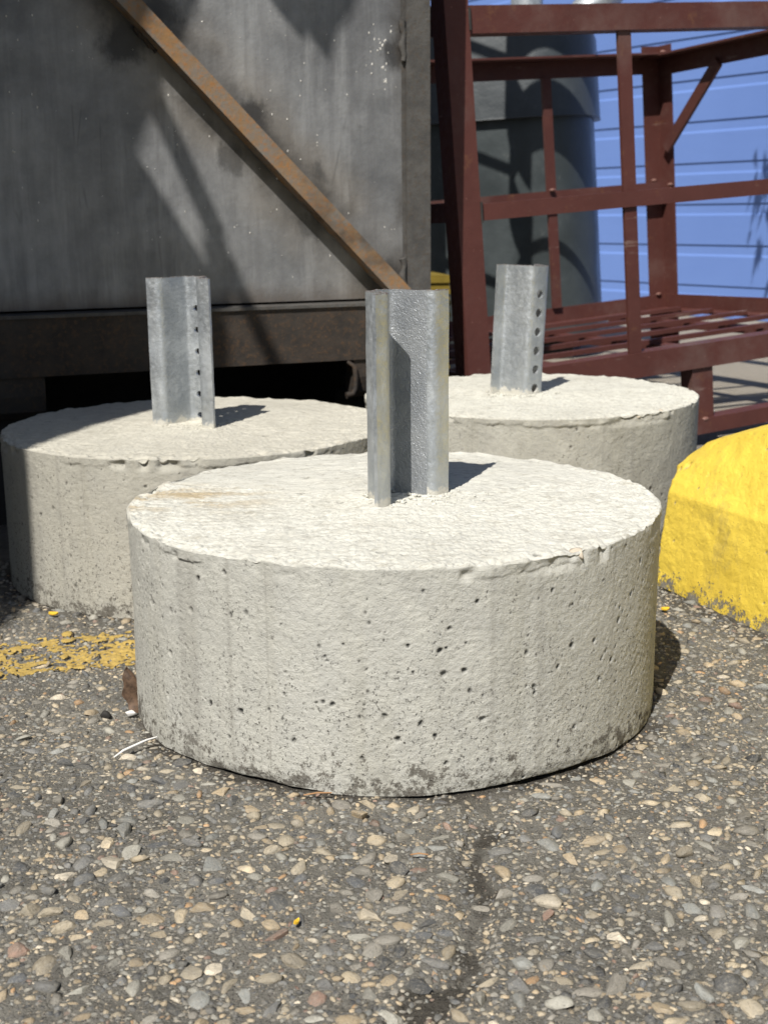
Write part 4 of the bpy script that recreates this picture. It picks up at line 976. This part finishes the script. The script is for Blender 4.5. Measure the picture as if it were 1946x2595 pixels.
box('shade_side_wall', (-0.11, -0.092, -1.05, 0.52, 0.0, 1.985), M_BEAM, aw, 0); box('shade_front_wall', (-1.3, 0.50, -1.062, -1.0505, 0.0, 1.985), M_BEAM, aw, 0)  # added walls that keep sky light off the left side
for y in (0.0, 1.6): box('rafter', (-1.3, 0.55, y - 0.7 - 0.03, y - 0.7 + 0.03, 2.0085, 2.09), M_BEAM, aw, 0.003)

hs = empty('shadow_stand', (-0.10, 3.50, 0), 0, 'unseen pole added behind the container, its curved plates cast arc shadows on the bin', 'stand')  # added stand, invented to throw the curved shadows
box('pole', (-0.03, 0.03, -0.03, 0.03, 0, 1.98), M_BEAM, hs, 0.003)
def ring_tube(name, c, r, h, z, mat, parent, th=0.004, seg=40):
    bm = bmesh.new(); rs = []
    for rad_, zz in ((r, z), (r, z + h), (r - th, z + h), (r - th, z)):
        rs.append([bm.verts.new((c[0] + rad_ * math.cos(2 * math.pi * k / seg), c[1] + rad_ * math.sin(2 * math.pi * k / seg), zz)) for k in range(seg)])
    for i in range(4):
        a, b = rs[i], rs[(i + 1) % 4]
        for k in range(seg): bm.faces.new((a[k], a[(k + 1) % seg], b[(k + 1) % seg], b[k]))
    return bm_obj(name, bm, mat, parent, 0, 40)
RC = (0.375, -0.22)
def half_ring(name, r, z0, z1):
    bm = bmesh.new(); arc = [math.radians(a) for a in np.linspace(-28, 208, 41)]
    rs = [[bm.verts.new((RC[0] + q * math.cos(a), RC[1] + q * math.sin(a), z)) for a in arc] for q, z in ((r, z0), (r, z1), (r - 0.004, z1), (r - 0.004, z0))]
    for a_, b_ in zip(rs, rs[1:] + rs[:1]):
        for k in range(40): bm.faces.new((a_[k], a_[k + 1], b_[k + 1], b_[k]))
    bm.faces.new([q[0] for q in rs]); bm.faces.new([q[-1] for q in rs][::-1]); bm_obj(name, bm, M_GALV, hs, 0, 40)
half_ring('shadow_plate', 0.20, 1.47, 1.645); half_ring('shadow_strip', 0.19, 1.165, 1.205); half_ring('shadow_plate', 0.21, 1.73, 1.97)  # added curved plates, heights set by the arc shadows on the bin
for z, rr_ in ((1.55, 0.199), (1.185, 0.189), (1.85, 0.209)):
    bm = bmesh.new(); u_ = Vector((RC[0], RC[1], 0)).normalized(); e_ = Vector((RC[0], RC[1], 0)) - u_ * rr_
    add_tube(bm, [(0.0, 0, z), (e_.x, e_.y, z)], 0.012, 8); bm_obj('arm', bm, M_BEAM, hs, 0, 60)

tr = empty('tree', (2.7, 4.3, 0), 0, 'small leafy tree right of the rack in front of the blue building', 'tree')
bm = bmesh.new(); add_tube(bm, [(0, 0, 0), (0.03, 0.02, 0.8), (-0.02, 0.03, 1.7), (0.05, 0.0, 2.8)], [0.075, 0.06, 0.05, 0.02], 10); bm_obj('trunk', bm, M_BARK, tr, 0, 60)
bm = bmesh.new(); add_tube(bm, [(0, 0.02, 1.6), (-0.6, 0.05, 2.05), (-1.1, 0.0, 2.2), (-1.45, 0.0, 2.15)], [0.04, 0.03, 0.02, 0.006], 8)
bm_obj('branch', bm, M_BARK, tr, 0, 60)
Vs, Fs, off = [], [], 0
for k in range(520):
    if k < 110: c = np.array((rng.uniform(-1.64, -1.30), rng.normal(0.0, 0.05), rng.uniform(1.80, 2.22)))
    else:
        c = rng.normal(0, 1, 3) * (0.5, 0.4, 0.45) + (0.1, 0.1, 2.5)
    Lf = rng.uniform(0.09, 0.16); wf = Lf * rng.uniform(0.14, 0.22); dn = np.array((rng.normal(-0.2, 0.25), rng.normal(0, 0.25), -1.0)); dn /= np.linalg.norm(dn)
    sd_ = np.cross(dn, rng.normal(size=3)); sd_ /= np.linalg.norm(sd_); up_ = np.cross(sd_, dn) * 0.012
    q = [c, c + dn * Lf * 0.35 + sd_ * wf / 2 + up_, c + dn * Lf, c + dn * Lf * 0.35 - sd_ * wf / 2 + up_, c + dn * Lf * 0.4]
    Vs.append(np.array(q)); Fs.append(np.array([(0, 1, 4), (1, 2, 4), (2, 3, 4), (3, 0, 4)]) + off); off += 5
link('crown', big_mesh('crown', np.concatenate(Vs), np.concatenate(Fs), M_LEAF, False), tr)
